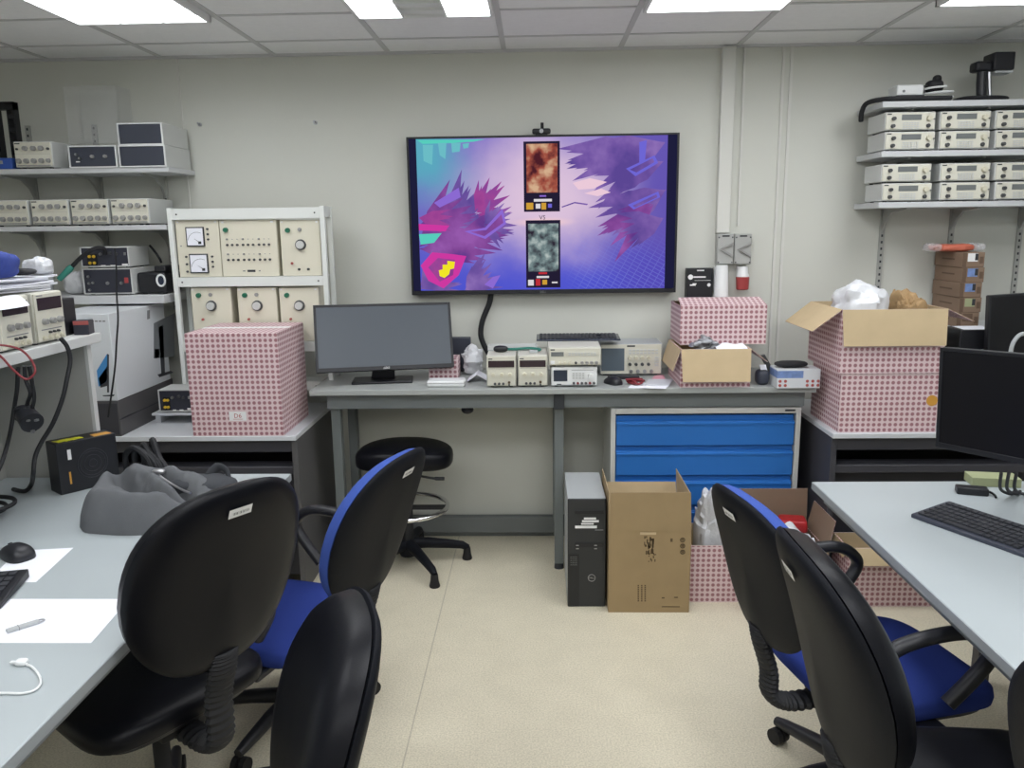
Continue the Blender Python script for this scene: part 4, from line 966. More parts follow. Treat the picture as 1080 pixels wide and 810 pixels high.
# mouse, red leads, papers
def mouse(label, loc, rz, m='black_plastic', s=1.0):
    t = thing('computer_mouse', label, 'mouse', loc, rz)
    def dp(p): return Vector((p.x, p.y*(1-.12*p.x/.05), max(p.z, -.003)*(1.0 if p.x < 0.01 else 1-.3*(p.x-.01)/.04)))
    obj('shell', MB().sell((0, 0, .003), (.052*s, .031*s, .032*s), .8, .75, 24, 14, disp=dp), m, t)
    obj('scroll_wheel', MB().cyl((.026, -.004, .026*s), (.026, .004, .026*s), .007), 'rubber', t)
    return t
A = on(647, 406); mouse('small black mouse on the long bench before the oscilloscope', (A.x, A.y+.03, BZ), 2.2)
rl = MB(); r_ = random.Random(5); A = on(664, 407)
pts = [(A.x+.022+r_.uniform(-.04, .045), A.y+.015+r_.uniform(-.02, .03), BZ+.009+.018*r_.random()) for _ in range(14)]
rl.tube(spline(pts, 5), .0055, 6)
tag(obj('red_leads', rl, 'wire_red'), 'tangle of red test leads on the long bench beside the papers', 'cable')
def sheet(name, label, pts, z, m, par=None, dz=0, t=.0008):
    mb = MB().slab([(p[0], p[1], z) for p in pts], (0, 0, 1), t)
    return tag(obj(name, mb, m, smooth=0), label, 'paper')
def pzs(ps, z): return [az(*q, z) for q in ps]
sheet('manual', 'white leaflet lying flat below the oscilloscope at the bench edge', pzs([(662, 409.3), (702, 410.2), (708, 404), (668, 404)], BZ), BZ+.0005, 'paper')
sheet('manual', 'grey printed booklet on top of the white leaflet', pzs([(680, 407), (706, 407), (710, 401), (684, 401)], BZ), BZ+.0018, 'paper_grey', t=.004)
sheet('notepaper', 'pink sheet of paper in front of the oscilloscope', pzs([(686, 402), (702, 400.5), (700, 395.5), (690, 396.5)], BZ), BZ+.0005, 'paper_pink')
A = on(662, 401)
t = thing('multimeter_case', 'slim black case lying before the oscilloscope', 'case', (A.x-.005, A.y+.02, BZ))
obj('case_body', MB().box(-.075, .065, 0, .045, 0, .018), 'black_plastic', t, bevel=.004)
obj('case_hinge', MB().cyl((-.07, .047, .009), (.06, .047, .009), .004), 'black_matte', t)
# open carton on the bench, larger carton resting on its rim
A = on(722.5, 414.5); B = on(797, 413)
oz = ay(724, 373, A.y).z-BZ; ow = B.x-A.x; oy = max(A.y, 3.62)
oc = carton('open_carton', 'low open pink carton with kraft flap folded down, on the long bench', ((A.x+B.x)/2, oy+.004, BZ), ow, .34, oz, 0, flaps=[('front', .148, 168), ('left', .108, 162), ('right', .10, 128)])
A = ay(717, 371, 3.76); B = ay(807.5, 367, 3.76); bz0 = BZ+oz+.001
bh = ay(717, 330.5, 3.76).z-ay(717, 371, 3.76).z
cc = carton('patterned_carton', 'pink patterned carton resting on the open carton below the wall switches', ((A.x+B.x)/2, 3.765, bz0), B.x-A.x, .27, bh, 0, flaps=[('back', .13, -84), ('front', .12, -76)])
obj('support_base', MB().box(-.1, .1, .05, .3, .004, .01), 'kraft_light', cc)
A = on(740, 372, BZ+oz-.02)
bag('foil_bag', 'crumpled silver foil bag lying on the open carton', ((ay(744, 372, 3.69).x), 3.705, BZ+oz+.008), (.050, .033, .036), 'bag_silver', 8, 1.1, 22, e=.9, clamp=1.5)
tag(obj('packing_paper', MB().surf(lambda a, b: (ay(755, 372, 3.66).x+.14*a, 3.635+.10*b, BZ+oz-.012+.026*noise.noise(Vector((a*4, b*3, 1)))+.018*math.sin(PI*b)), 18, 8), 'paper'), 'rumpled white packing paper sticking out of the open carton', 'paper')
# black flat package leaning on the wall behind the carton
A = ay(723, 318, 4.12); B = ay(750, 318, 4.12); hh = ay(736, 283, 4.12).z-(bz0+bh-.10)
t = thing('black_package', 'black retail package with white print standing against the wall left of the sockets', 'package', ((A.x+B.x)/2, 4.10, 0))
# it stands on a wall shelf bracket hidden behind the carton
zb = ay(736, 319.5, 4.10).z; wv = (B.x-A.x)/2; hh = ay(736, 283, 4.10).z-zb
t.location.z = zb-.03
obj('package_body', MB().box(-wv, wv, 0, .05, .03, .03+hh), 'box_black', t, bevel=.002)
obj('hang_slot', MB().box(-.015, .02, -.001, 0, .03+hh*.92, .03+hh*.955), 'label_white', t)
pm = MB(); 
pm.cyl((-wv*.72, -.0005, .03+hh*.75), (-wv*.72, -.0012, .03+hh*.75), .013, None, 16).box(-wv*.5, wv*.45, -.0012, 0, .03+hh*.73, .03+hh*.77).box(-wv*.4, wv*.85, -.0012, 0, .03+hh*.645, .03+hh*.655).box(-wv*.75, -wv*.3, -.0012, 0, .03+hh*.50, .03+hh*.54).box(-wv*.55, -wv*.25, -.0012, 0, .03+hh*.54, .03+hh*.57).cyl((wv*.72, -.0005, .03+hh*.52), (wv*.72, -.0012, .03+hh*.52), .009, None, 12)
obj('printed_marks', pm, 'label_white', t)
obj('wall_mount', MB().box(-.03, .03, .0, .058, 0, .03), 'black_matte', t)
# tissue box and odds at the bench's right end
A = on(819.5, 410); B = on(864, 409)
t = thing('tissue_box', 'pale blue and white tissue box with red dots at the bench right end', 'box', ((A.x+B.x)/2, A.y+.005, BZ))
w = (B.x-A.x)/2; hh = ay(842, 390, A.y).z-BZ
obj('box_body', MB().box(-w, w, 0, .12, 0, hh), 'dell_white', t, bevel=.002)
obj('blue_band', MB().box(-w-.0006, w*.2, -.0006, .1206, hh*.55, hh*.93), 'tissue_blue', t)
dm = MB()
for (a0, n_) in ((-w*.86, 2), (w*.40, 3)):
    for i in range(n_):
        for j in range(2): dm.cyl((a0+.024*i, 0, hh*(.16+.22*j)), (a0+.024*i, -.001, hh*(.16+.22*j)), .007, None, 10)
obj('red_dots', dm, 'ink_red', t)
obj('tissue_slot', MB().box(-w*.6, w*.6, .04, .08, hh, hh+.001), 'ink_grey', t)
tag(obj('black_sleeve', MB().sell((A.x+.075, A.y+.06, BZ+hh+.017), (.075, .03, .015), .8, .7, 20, 10), 'black_matte'), 'black soft sleeve lying on the tissue box', 'pouch')
A = on(812, 406)
t = thing('dark_pouch', 'small dark pouch with a white tag left of the tissue box', 'pouch', (A.x-.032, A.y+.02, BZ))
obj('pouch_body', MB().sell((0, 0, .035), (.03, .035, .035), .6, .6, 18, 12), 'dark_front', t)
obj('white_tag', MB().slab([(-.01, -.02, .06), (.018, -.03, .045), (.02, .02, .085), (-.01, .02, .085)], (0, -.5, 1), .004), 'paper', t)
A = on(803, 393)
t = thing('dark_bracket', 'slim dark bracket leaning between the cartons and the tissue box', 'bracket', (A.x-.01, 3.80, BZ))
obj('bracket_bar', MB().slab([(-.05, 0, .115), (-.03, 0, .12), (.035, 0, .012), (.03, 0, 0), (.015, 0, 0)], (0, 1, 0), .02), 'knob_dark', t)
obj('bracket_foot', MB().box(.0, .05, -.01, .03, 0, .006), 'knob_dark', t)
# ================================================================ shelves of generators, right
UR = [ay(*q, WY).x for q in ((927, 280), (1003, 240), (1075, 240))]
for i, x in enumerate(UR):
    tag(obj('shelf_upright', slots(MB(), x, 1.15, 2.22), ['rail_grey', 'ink_dark']), ['slotted wall upright under the left end of the right shelves', 'slotted wall upright above the stack of brown cartons', 'slotted wall upright at the far right edge of the photo'][i], 'upright', 'slotted uprights of the right shelves')
zr = [ay(930, 107, 3.85).z, ay(930, 159.5, 3.85).z, ay(926, 213.5, 3.85).z]
xr0 = ay(931, 110, 3.85).x; xr3 = 2.9
for i, lab in enumerate(('top grey wall shelf at right holding the white adapter and black lamp', 'middle grey wall shelf at right with two rows of generators', 'bottom grey wall shelf at right with two rows of generators')):
    wall_shelf('wall_shelf', lab, ay((931, 929.5, 926.5)[i], 110+54*i, 3.85).x, xr3, 3.85, zr[i], .026, UR)
GF = [('mark', .03, .12, .86, .92, 'ink_dark'), ('knob', .16, .66, .009, 'knob_dark'), ('knob', .15, .28, .009, 'knob_dark'), ('display', .32, .71, .58, .86, 'display_grey'), ('keypad', .35, .68, .12, .50, 6, 4, 'light_grey'), ('knob', .86, .66, .013, 'knob_beige'), ('jack', .85, .28, .009, 'knob_dark'), ('jack', .96, .62, .003, 'ink_grey')]
A = ay(933.5, 160, 3.86); B = ay(986.5, 160, 3.86); GW = B.x-A.x
GHH = (ay(960, 118, 3.86).z-zr[1])/2
gen = None
rows = ['top row', 'second row', 'third row', 'bottom row']; cols = ['leftmost', 'middle', 'rightmost']
cxs = [[959.5, 1017.5, 1076], [959, 1016.5, 1075.5], [956.5, 1018.5, 1076.5], [957, 1018, 1076.5]]
for r in range(4):
    zb = zr[1] if r < 2 else zr[2]
    z = zb + (GHH+.0005 if r % 2 == 0 else 0)
    for c in range(3):
        x = ay(cxs[r][c], 140+20*r, 3.86).x
        lab = 'beige function generator on the right wall shelves, %s, %s of three' % (rows[r], cols[c])
        if gen is None:
            gen = instrument('function_generator', lab, 'instrument', GW, .20, GHH, (x, 3.86, z), 0, GF, 'light_grey', 'beige_panel', 'function generators on the right wall shelves')
        else: dup(gen, (x, 3.86, z), 0, lab)
# top of the right shelf
zt = zr[0]
A = ay(946, 99, 3.90); B = ay(974, 99, 3.90)
t = thing('white_adapter', 'small white box adapter on the top right shelf', 'adapter', ((A.x+B.x)/2, 3.90, zt))
w = (B.x-A.x)/2
obj('adapter_base', MB().box(-w*1.02, w*1.02, -.01, .11, 0, .032), 'ink_dark', t, bevel=.002)
obj('adapter_body', MB().box(-w, w, 0, .10, .032, .078), 'white_plastic', t, bevel=.006)
obj('socket', MB().cyl((-w*.5, 0, .05), (-w*.5, -.002, .05), .006), 'ink_grey', t)
A = ay(998, 92, 3.93)
t = thing('black_plug', 'black plug and coiled white lead on the top right shelf', 'plug', (A.x-.045, 3.95, zt))
obj('plug_body', MB().sell((0, 0, .075), (.038, .03, .028), .6, .7, 16, 10).sell((.01, 0, .10), (.018, .02, .025), .7, .7, 12, 8).box(-.05, -.03, -.004, .004, .074, .080), 'black_matte', t)
obj('coiled_lead', MB().tube(spline([(.066*math.cos(k*.7)+.018, .05*math.sin(k*.7), .006+.0025*k) for k in range(26)], 3), .005, 6), 'white_plastic', t)
A = ay(1038, 98, 3.92)
t = thing('desk_lamp', 'black clip lamp with a square head standing on the top right shelf', 'lamp', (A.x, 3.92, zt))
a2 = ay(1049, 66, 3.92); a3 = ay(1036, 72, 3.92)
q = lambda px, py: ay(px, py, 3.92)-Vector(t.location)
def pbox(x0, y0, x1, y1, d0, d1):
    a_ = q(x0, y1); b_ = q(x1, y0); return MB().box(a_.x, b_.x, d0, d1, a_.z, b_.z)
obj('lamp_head', pbox(1044, 55.5, 1068, 75, -.03, .07), 'black_plastic', t, bevel=.006)
obj('head_trim', pbox(1047, 75, 1066, 77.5, -.02, .06), 'grey_plastic', t)
obj('lamp_arm', pbox(1027, 64.5, 1046, 76, -.02, .05), 'black_plastic', t, bevel=.012)
obj('lamp_stem', MB().tube([q(1036, 76), q(1035, 88), q(1035, 103)], .022, 10), 'black_plastic', t)
obj('lamp_stem_chrome', MB().tube([q(1043, 76), q(1043.5, 92), q(1044, 104)], .009, 8), 'steel', t)
bp = q(1037, 105)
obj('lamp_base', MB().sell((0, .03, .014), (.12, .07, .014), .7, .7, 24, 8), 'black_matte', t)
tag(obj('power_cable', MB().tube(spline([ay(908, 128, 4.0), ay(909, 118, 3.98), ay(915, 108.5, 3.95), *[Vector((ay(px_, 105, 3.87).x, 3.868, zr[0]+.0125)) for px_ in (934, 958, 985, 1003)]]), .011, 8), 'black_matte'), 'black cable lying along the top right shelf and over its left end', 'cable')
# ================================================================ right bench
A = az(884.5, 457, .75); B = az(990, 457.5, .75)
ch = ay(881, 394.5, A.y).z-.75; cw_ = B.x-A.x
low = carton('patterned_carton', 'lower pink patterned carton with a yellow sticker on the right bench', ((A.x+B.x)/2, A.y+.01, .75), cw_, .36, ch, 0, closed=True)
s = ay(984, 423, A.y+.0)
obj('yellow_sticker', MB().cyl((s.x-low.location.x, -.0003, s.z-.75), (s.x-low.location.x, -.0012, s.z-.75), .024, None, 24), 'box_orange', low)
A2 = ay(880.5, 394, A.y+.01)
uh = ay(880.5, 327, A.y+.01).z-.75-ch
upc = carton('open_carton', 'open pink carton with wide kraft flaps on top of the right bench stack', ((A.x+B.x)/2-.006, A.y+.004, .75+ch+.001), cw_+.02, .40, uh, 0, flaps=[('front', .155, 172), ('left', .15, 128), ('right', .13, 115), ('back', .12, 172)])
zc = .75+ch+uh
A = ay(906, 312, 3.58)
bag('plastic_bag', 'white plastic bag bulging out of the open carton at right', (A.x+.008, 3.61, zc-.04), (.115, .12, .135), 'bag_white', 11, .5, 7)
A = ay(968, 316, 3.58)
bag('packing_paper', 'crumpled brown paper beside the white bag in the open carton', (A.x-.028, 3.61, zc-.055), (.062, .10, .105), 'brown_paper', 13, .6, 17, 'paper')
# raised shelf behind with brown cartons
rz = ay(1020, 345, 3.87).z
t = thing('bench_riser', 'raised pale shelf on the right bench behind the cartons', 'shelf', (2.35, 3.85, .75))
P(MB().box(1.78, 2.9, 3.86, 4.14, rz-.024, rz), 'riser_top', 'white_laminate', t, bevel=.002)
for xx in (1.80, 2.86): P(MB().box(xx, xx+.022, 3.87, 4.13, .75, rz-.024), 'riser_side', 'light_grey', t)
P(MB().box(1.822, 2.86, 4.10, 4.12, .75, rz-.024), 'riser_back', 'light_grey', t)
A = ay(1013, 300, 3.87); B = ay(1036.5, 300, 3.87); bw_ = B.x-A.x; bh_ = (ay(1020, 266, 3.87).z-rz)/5
labs = ['brown carton, bottom of the stack on the riser at right', 'brown carton with a green label window, second from the bottom of the stack', 'brown carton, middle of the stack of five at right', 'brown carton with a blue label window, second from the top of the stack', 'brown carton with a white label window, top of the stack under the orange bag']
wc_ = ['kraft_dark', 'note_green', 'tissue_blue', 'tissue_blue', 'label_white']
for i in range(5):
    t = thing('brown_carton', labs[i], 'box', ((A.x+B.x)/2+(.003 if i % 2 else -.002), 3.87, rz+i*bh_), 0, 'brown cartons stacked on the riser')
    w = bw_/2; e = .0006
    obj('carton_body', MB().box(-w, w, 0, .265, 0, bh_-e), 'kraft_brown', t, bevel=.0025)
    obj('dark_slot', MB().box(-w*.98, -w*.62, -.0008, 0, .001, bh_-.002), 'kraft_dark', t)
    obj('label_window', MB().box(-w*.52, w*.38, -.0012, 0, bh_*.38, bh_*.92), wc_[i], t)
    obj('window_dark_strip', MB().box(w*.12, w*.40, -.0016, 0, bh_*.46, bh_*.90), 'ink_dark', t) if i else None  # dark strip over the right part of the label window
    obj('printed_text', MB().box(-w-.0008, -w, .07, .19, bh_*.46, bh_*.56), 'kraft_dark', t)
    obj('side_mark', MB().box(w*.55, w*.88, -.0008, 0, bh_*.25, bh_*.70), 'kraft_dark', t)
zt5 = rz+5*bh_
A = ay(1005, 261, 3.98)
ob = bag('orange_bag', 'flat orange plastic packet lying on the stack of brown cartons', (A.x, 3.99, zt5+.018), (.095, .07, .018), 'orange_bag', 21, .25, 16)
for px in (985, 1031):
    A2 = ay(px, 261, 3.97); bag('clear_wrap', None, (A2.x-A.x, -.01, .02), (.03, .06, .02), 'clear_film', px, .4, 20, parent=ob)
# black box, white sheet, monitor behind
A = ay(1008, 372, 3.80); B = ay(1040, 372, 3.80)
hb = ay(1024, 348, 3.70).z
t = thing('black_case', 'black box with a thin handle behind the open carton on the right bench', 'case', (A.x+.08, 3.70, .75))
obj('case_body', MB().box(-.12, .06, 0, .15, 0, hb-.75), 'box_black', t, bevel=.004)
obj('handle', MB().tube(spline([(-.03, -.004, hb-.75-.10), (-.03, -.02, hb-.75-.09), (.02, -.02, hb-.75-.09), (.02, -.004, hb-.75-.10)]), .004, 6), 'steel', t)
A = Vector(t.location)
sheet('white_sheet', 'white sheet of paper lying on the black case behind the open carton', [(A.x-.10, 3.71), (A.x+.03, 3.71), (A.x+.05, 3.84), (A.x-.09, 3.84)], hb+.0005, 'paper')
o, u, v, n, w, h = frame_px((1044, 312), (1090, 309), (1055, 374), 3.60, 3.60)
fp = Vector((o.x+.28, 3.66, .75))
monitor('computer_monitor', 'black monitor on the right bench cut off by the photo edge', o, u, v, n, .52, .30, (fp.x+.08, fp.y+.02), 0, .75, m='screen_black', bw=.008)
tag(obj('grey_cable', MB().tube(spline([ay(1085, 352, 3.5), ay(1076, 353, 3.5), ay(1069, 361, 3.5), ay(1066, 372, 3.5), ay(1066, 385, 3.5), ay(1068, 400, 3.5), az(1066, 456, .757)]), .009, 8), 'grey_plastic'), 'grey cable looping before the black monitor at the right edge', 'cable')
# ================================================================ on the floor
# tower computer
t = thing('tower_computer', 'black tower computer with a round badge standing beside the cardboard box', 'computer', (.213, 3.31, 0))
w = .083; hh = .498
obj('case', MB().box(-w, w, .012, .40, .006, hh-.004), 'grey_plastic', t, bevel=.003)
obj('front_bezel', MB().box(-w, w, 0, .012, .0, hh), 'tower_black', t, bevel=.004)
obj('side_column', MB().box(-w+.002, -w+.050, -.003, 0, .003, hh*.50), 'tower_dark', t)
obj('drive_bay', MB().box(-w+.03, w-.01, -.0035, 0, hh*.865, hh*.90).box(-w+.03, w-.01, -.0035, 0, hh*.56, hh*.60), 'tower_dark', t, bevel=.001)
st = MB().box(-w+.07, -w+.122, -.0012, 0, hh*.815, hh*.832, 0).box(-w+.062, -w+.134, -.0016, 0, hh*.790, hh*.808, 0).box(-w+.058, -w+.112, -.0012, 0, hh*.768, hh*.782, 0).box(-w+.032, -w+.126, -.0014, 0, hh*.735, hh*.758, 0)
obj('sticker_labels', st, 'label_white', t)
bd = MB().tube([(.022+.0155*math.cos(k*PI/14), -.002, hh*.275+.0155*math.sin(k*PI/14)) for k in range(28)], .0016, 6, closed=True).text('DELL', .0115, mtx((.022, -.0012, hh*.275-.004), 0, PI/2))
obj('round_badge', bd, 'steel', t)
obj('model_lettering', MB().box(w-.048, w-.012, -.0008, 0, hh*.715, hh*.722), 'ink_grey', t)
for zz in (.575, .545):
    for xx in (-w+.042, w-.045): obj('usb_port', MB().box(xx-.006, xx+.006, -.004, -.0034, hh*zz, hh*zz+.004), 'steel', t)
vm_ = MB()
for i in range(5):
    for j in range(4): vm_.cyl((-w+.014+j*.008, -.003, hh*.47-i*.009), (-w+.014+j*.008, -.0036, hh*.47-i*.009), .0016, None, 6)
obj('vent_holes', vm_, 'steel', t)
for sx_ in (-1, 1): obj('foot', MB().box(sx_*.06-.015, sx_*.06+.015, .03, .06, 0, .006).box(sx_*.06-.015, sx_*.06+.015, .38, .41, 0, .006), 'rubber', t)
# cardboard carton with open flaps
cb = carton('cardboard_box', 'large plain brown cardboard box with flaps standing open on the floor', (.478, 3.257, 0), .348, .36, .372, 0, 'kraft', 'kraft_light', flaps=[('front', .172, -1), ('left', .17, .3), ('right', .17, -3), ('back', .10, 8)])
ink = MB(); ri = random.Random(2)
def cbp(px, py): q = ay(px, py, 3.2565); return (q.x-.478, q.z)
def ir(px0, py0, px1, py1):
    a_ = cbp(px0, py1); b_ = cbp(px1, py0); ink.box(a_[0], b_[0], -.0006, .0, a_[1], b_[1])
for k in range(26):
    x = 679+ri.uniform(0, 9.5); y = 565+ri.uniform(0, 18); ir(x, y, x+ri.uniform(.8, 2.2), y+ri.uniform(1.5, 5))
for k in range(10):
    x = 683+ri.uniform(0, 8); y = 583+ri.uniform(0, 9); ir(x, y, x+1.2, y+ri.uniform(1, 3))
obj('printed_smudge', ink, 'ink_brown', cb); ink = MB()
for k in range(3):
    for q in range(9): ir(672.5+k*3.6, 617+q*2.0, 674+k*3.6, 618.4+q*2.0)
obj('printed_stamp', ink, 'ink_brown', cb); ink = MB()
ir(707, 568, 709.5, 571.5); obj('printed_square', ink, 'ink_brown', cb); ink = MB()
ir(698, 630, 701, 631.2); ir(711, 629.5, 715, 630.7); ir(698, 639.5, 717, 640.4); obj('printed_line', ink, 'ink_brown', cb)
for k in range(3):
    c_ = cbp(720, 569.5+6.4*k); ink = MB()
    ink.tube([(c_[0]+.0085*math.cos(j*PI/8), -.0004, c_[1]+.0085*math.sin(j*PI/8)) for j in range(16)], .0028, 5, closed=True)
    ink.box(c_[0]-.003, c_[0]+.003, -.0006, 0, c_[1]-.004, c_[1]+.004)
    obj('printed_icon', ink, 'ink_brown', cb)
obj('tape_strip', MB().box(cbp(675, 563)[0], cbp(692, 563)[0], -.0012, -.0004, cbp(675, 564)[1], cbp(675, 561.5)[1]), 'kraft_light', cb)
# pink cartons on the floor
p1 = carton('patterned_carton', 'low pink patterned carton on the floor holding bubble wrap', (.786, 3.356, 0), .225, .28, .265, 0)
bag('bubble_wrap', 'crumpled sheet of bubble wrap standing in the low pink carton', (.786, 3.49, .239), (.076, .085, .23), 'bubble_wrap', 31, .55, 12, 'wrap', .7)
p2 = carton('open_carton', 'open pink carton on the floor full of red packets and white plastic', (1.078, 3.312, 0), .35, .29, .262, 0, inner='kraft_brown', flaps=[('back', .185, -2), ('front', .15, 158), ('right', .13, 12)])
for (x, y, z, rz_, lab) in ((1.02, 3.515, .285, .1, 'red packet with yellow and white print in the open floor carton'), (1.16, 3.515, .275, -.1, 'plain red packet, right one in the open floor carton')):
    t = thing('red_packet', lab, 'packet', (x, y, z), rz_, 'red packets in the floor carton')
    obj('packet_body', MB().sell((0, 0, .03), (.062, .048, .03), .3, .3, 24, 10, disp=lambda p: p*(1+.08*noise.noise(p*25))), 'red_pack', t)
    if 'yellow' in lab: obj('yellow_print', MB().sell((-.01, -.01, .0585), (.025, .02, .003), .5, .5, 12, 6), 'box_yellow', t); obj('white_print', MB().box(.02, .045, -.03, .015, .0565, .0605), 'label_white', t)
tag(obj('packing_filler', MB().box(.93, 1.225, 3.335, 3.575, .007, .25), 'paper_grey'), 'packing paper filling the open floor carton under the red packets', 'paper')
tag(obj('white_plastic', MB().surf(lambda a, b: (.94+.27*a+.0*b, 3.325+.12*b, .285+.05*math.sin(PI*a)*(.4+.6*b)+.035*noise.noise(Vector((a*5, b*4, 7)))), 22, 10), 'bag_white', smooth=25), 'crumpled white plastic over the front of the open floor carton', 'bag')
p3 = carton('open_carton', 'pink patterned carton with a small kraft flap under the right table corner', (1.56, 3.315, 0), .44, .185, .27, 0, flaps=[('front', .075, 150), ('left', .05, 160)])
# drafting stool
sx_, sy_ = az(438, 578, 0).x, 3.76
t = thing('drafting_stool', 'tall black drafting stool with chrome foot ring under the bench', 'stool', (sx_, sy_, 0))
zt = .640
def saddle(p): return Vector((p.x, p.y, p.z + .030*(abs(p.x)/.235)**2*(1 if p.z > 0 else .3) - (.02*(p.x/.235) if p.z < 0 else 0)))
obj('seat', MB().sell((0, 0, zt-.065), (.235, .17, .058), .55, .75, 40, 18, disp=lambda p: Vector((p.x, p.y, p.z-.018*(p.x/.235)**2))), 'black_leather', t)
obj('seat_plate', MB().box(-.09, .09, -.08, .08, zt-.145, zt-.120), 'black_plastic', t, bevel=.006)
obj('lever', MB().tube(spline([(.02, -.06, zt-.14), (.08, -.07, zt-.155), (.15, -.08, zt-.165), (.20, -.085, zt-.165)]), [.006]*17+[.009]*8, 8), 'black_plastic', t)
obj('gas_column', MB().lathe([(.026, .06), (.030, .07), (.030, .36), (.022, .37), (.022, zt-.14)], 20), 'black_matte', t)
obj('column_knob', MB().box(.02, .055, -.025, .025, .42, .49), 'black_plastic', t, bevel=.006)
fz = .305; fr_ = .20
obj('foot_ring', MB().tube([(fr_*math.cos(k*2*PI/40), fr_*math.sin(k*2*PI/40), fz) for k in range(40)], .011, 10, closed=True), 'chrome', t)
obj('ring_spoke', MB().box(-fr_, fr_, -.012, .012, fz-.012, fz+.006).box(-.012, .012, -fr_, fr_, fz-.012, fz+.006), 'black_matte', t)
for k in range(5):
    a_ = -1.0 + k*2*PI/5; c_, s_ = math.cos(a_), math.sin(a_)
    pth = [(c_*r, s_*r, z) for r, z in ((.02, .115), (.10, .108), (.20, .092), (.27, .078), (.30, .06))]
    lg = obj('base_leg', MB().tube(pth, [.030, .028, .024, .021, .016], 10, flat=.9), 'chair_shell', t)
    obj('glide', MB().lathe([(.024, 0), (.026, .006), (.020, .03), (.017, .062)], 14, 0, mtx((c_*.295, s_*.295, 0))), 'rubber', lg)
obj('hub', MB().lathe([(.04, .055), (.046, .075), (.046, .12), (.034, .135)], 20), 'chair_shell', t)
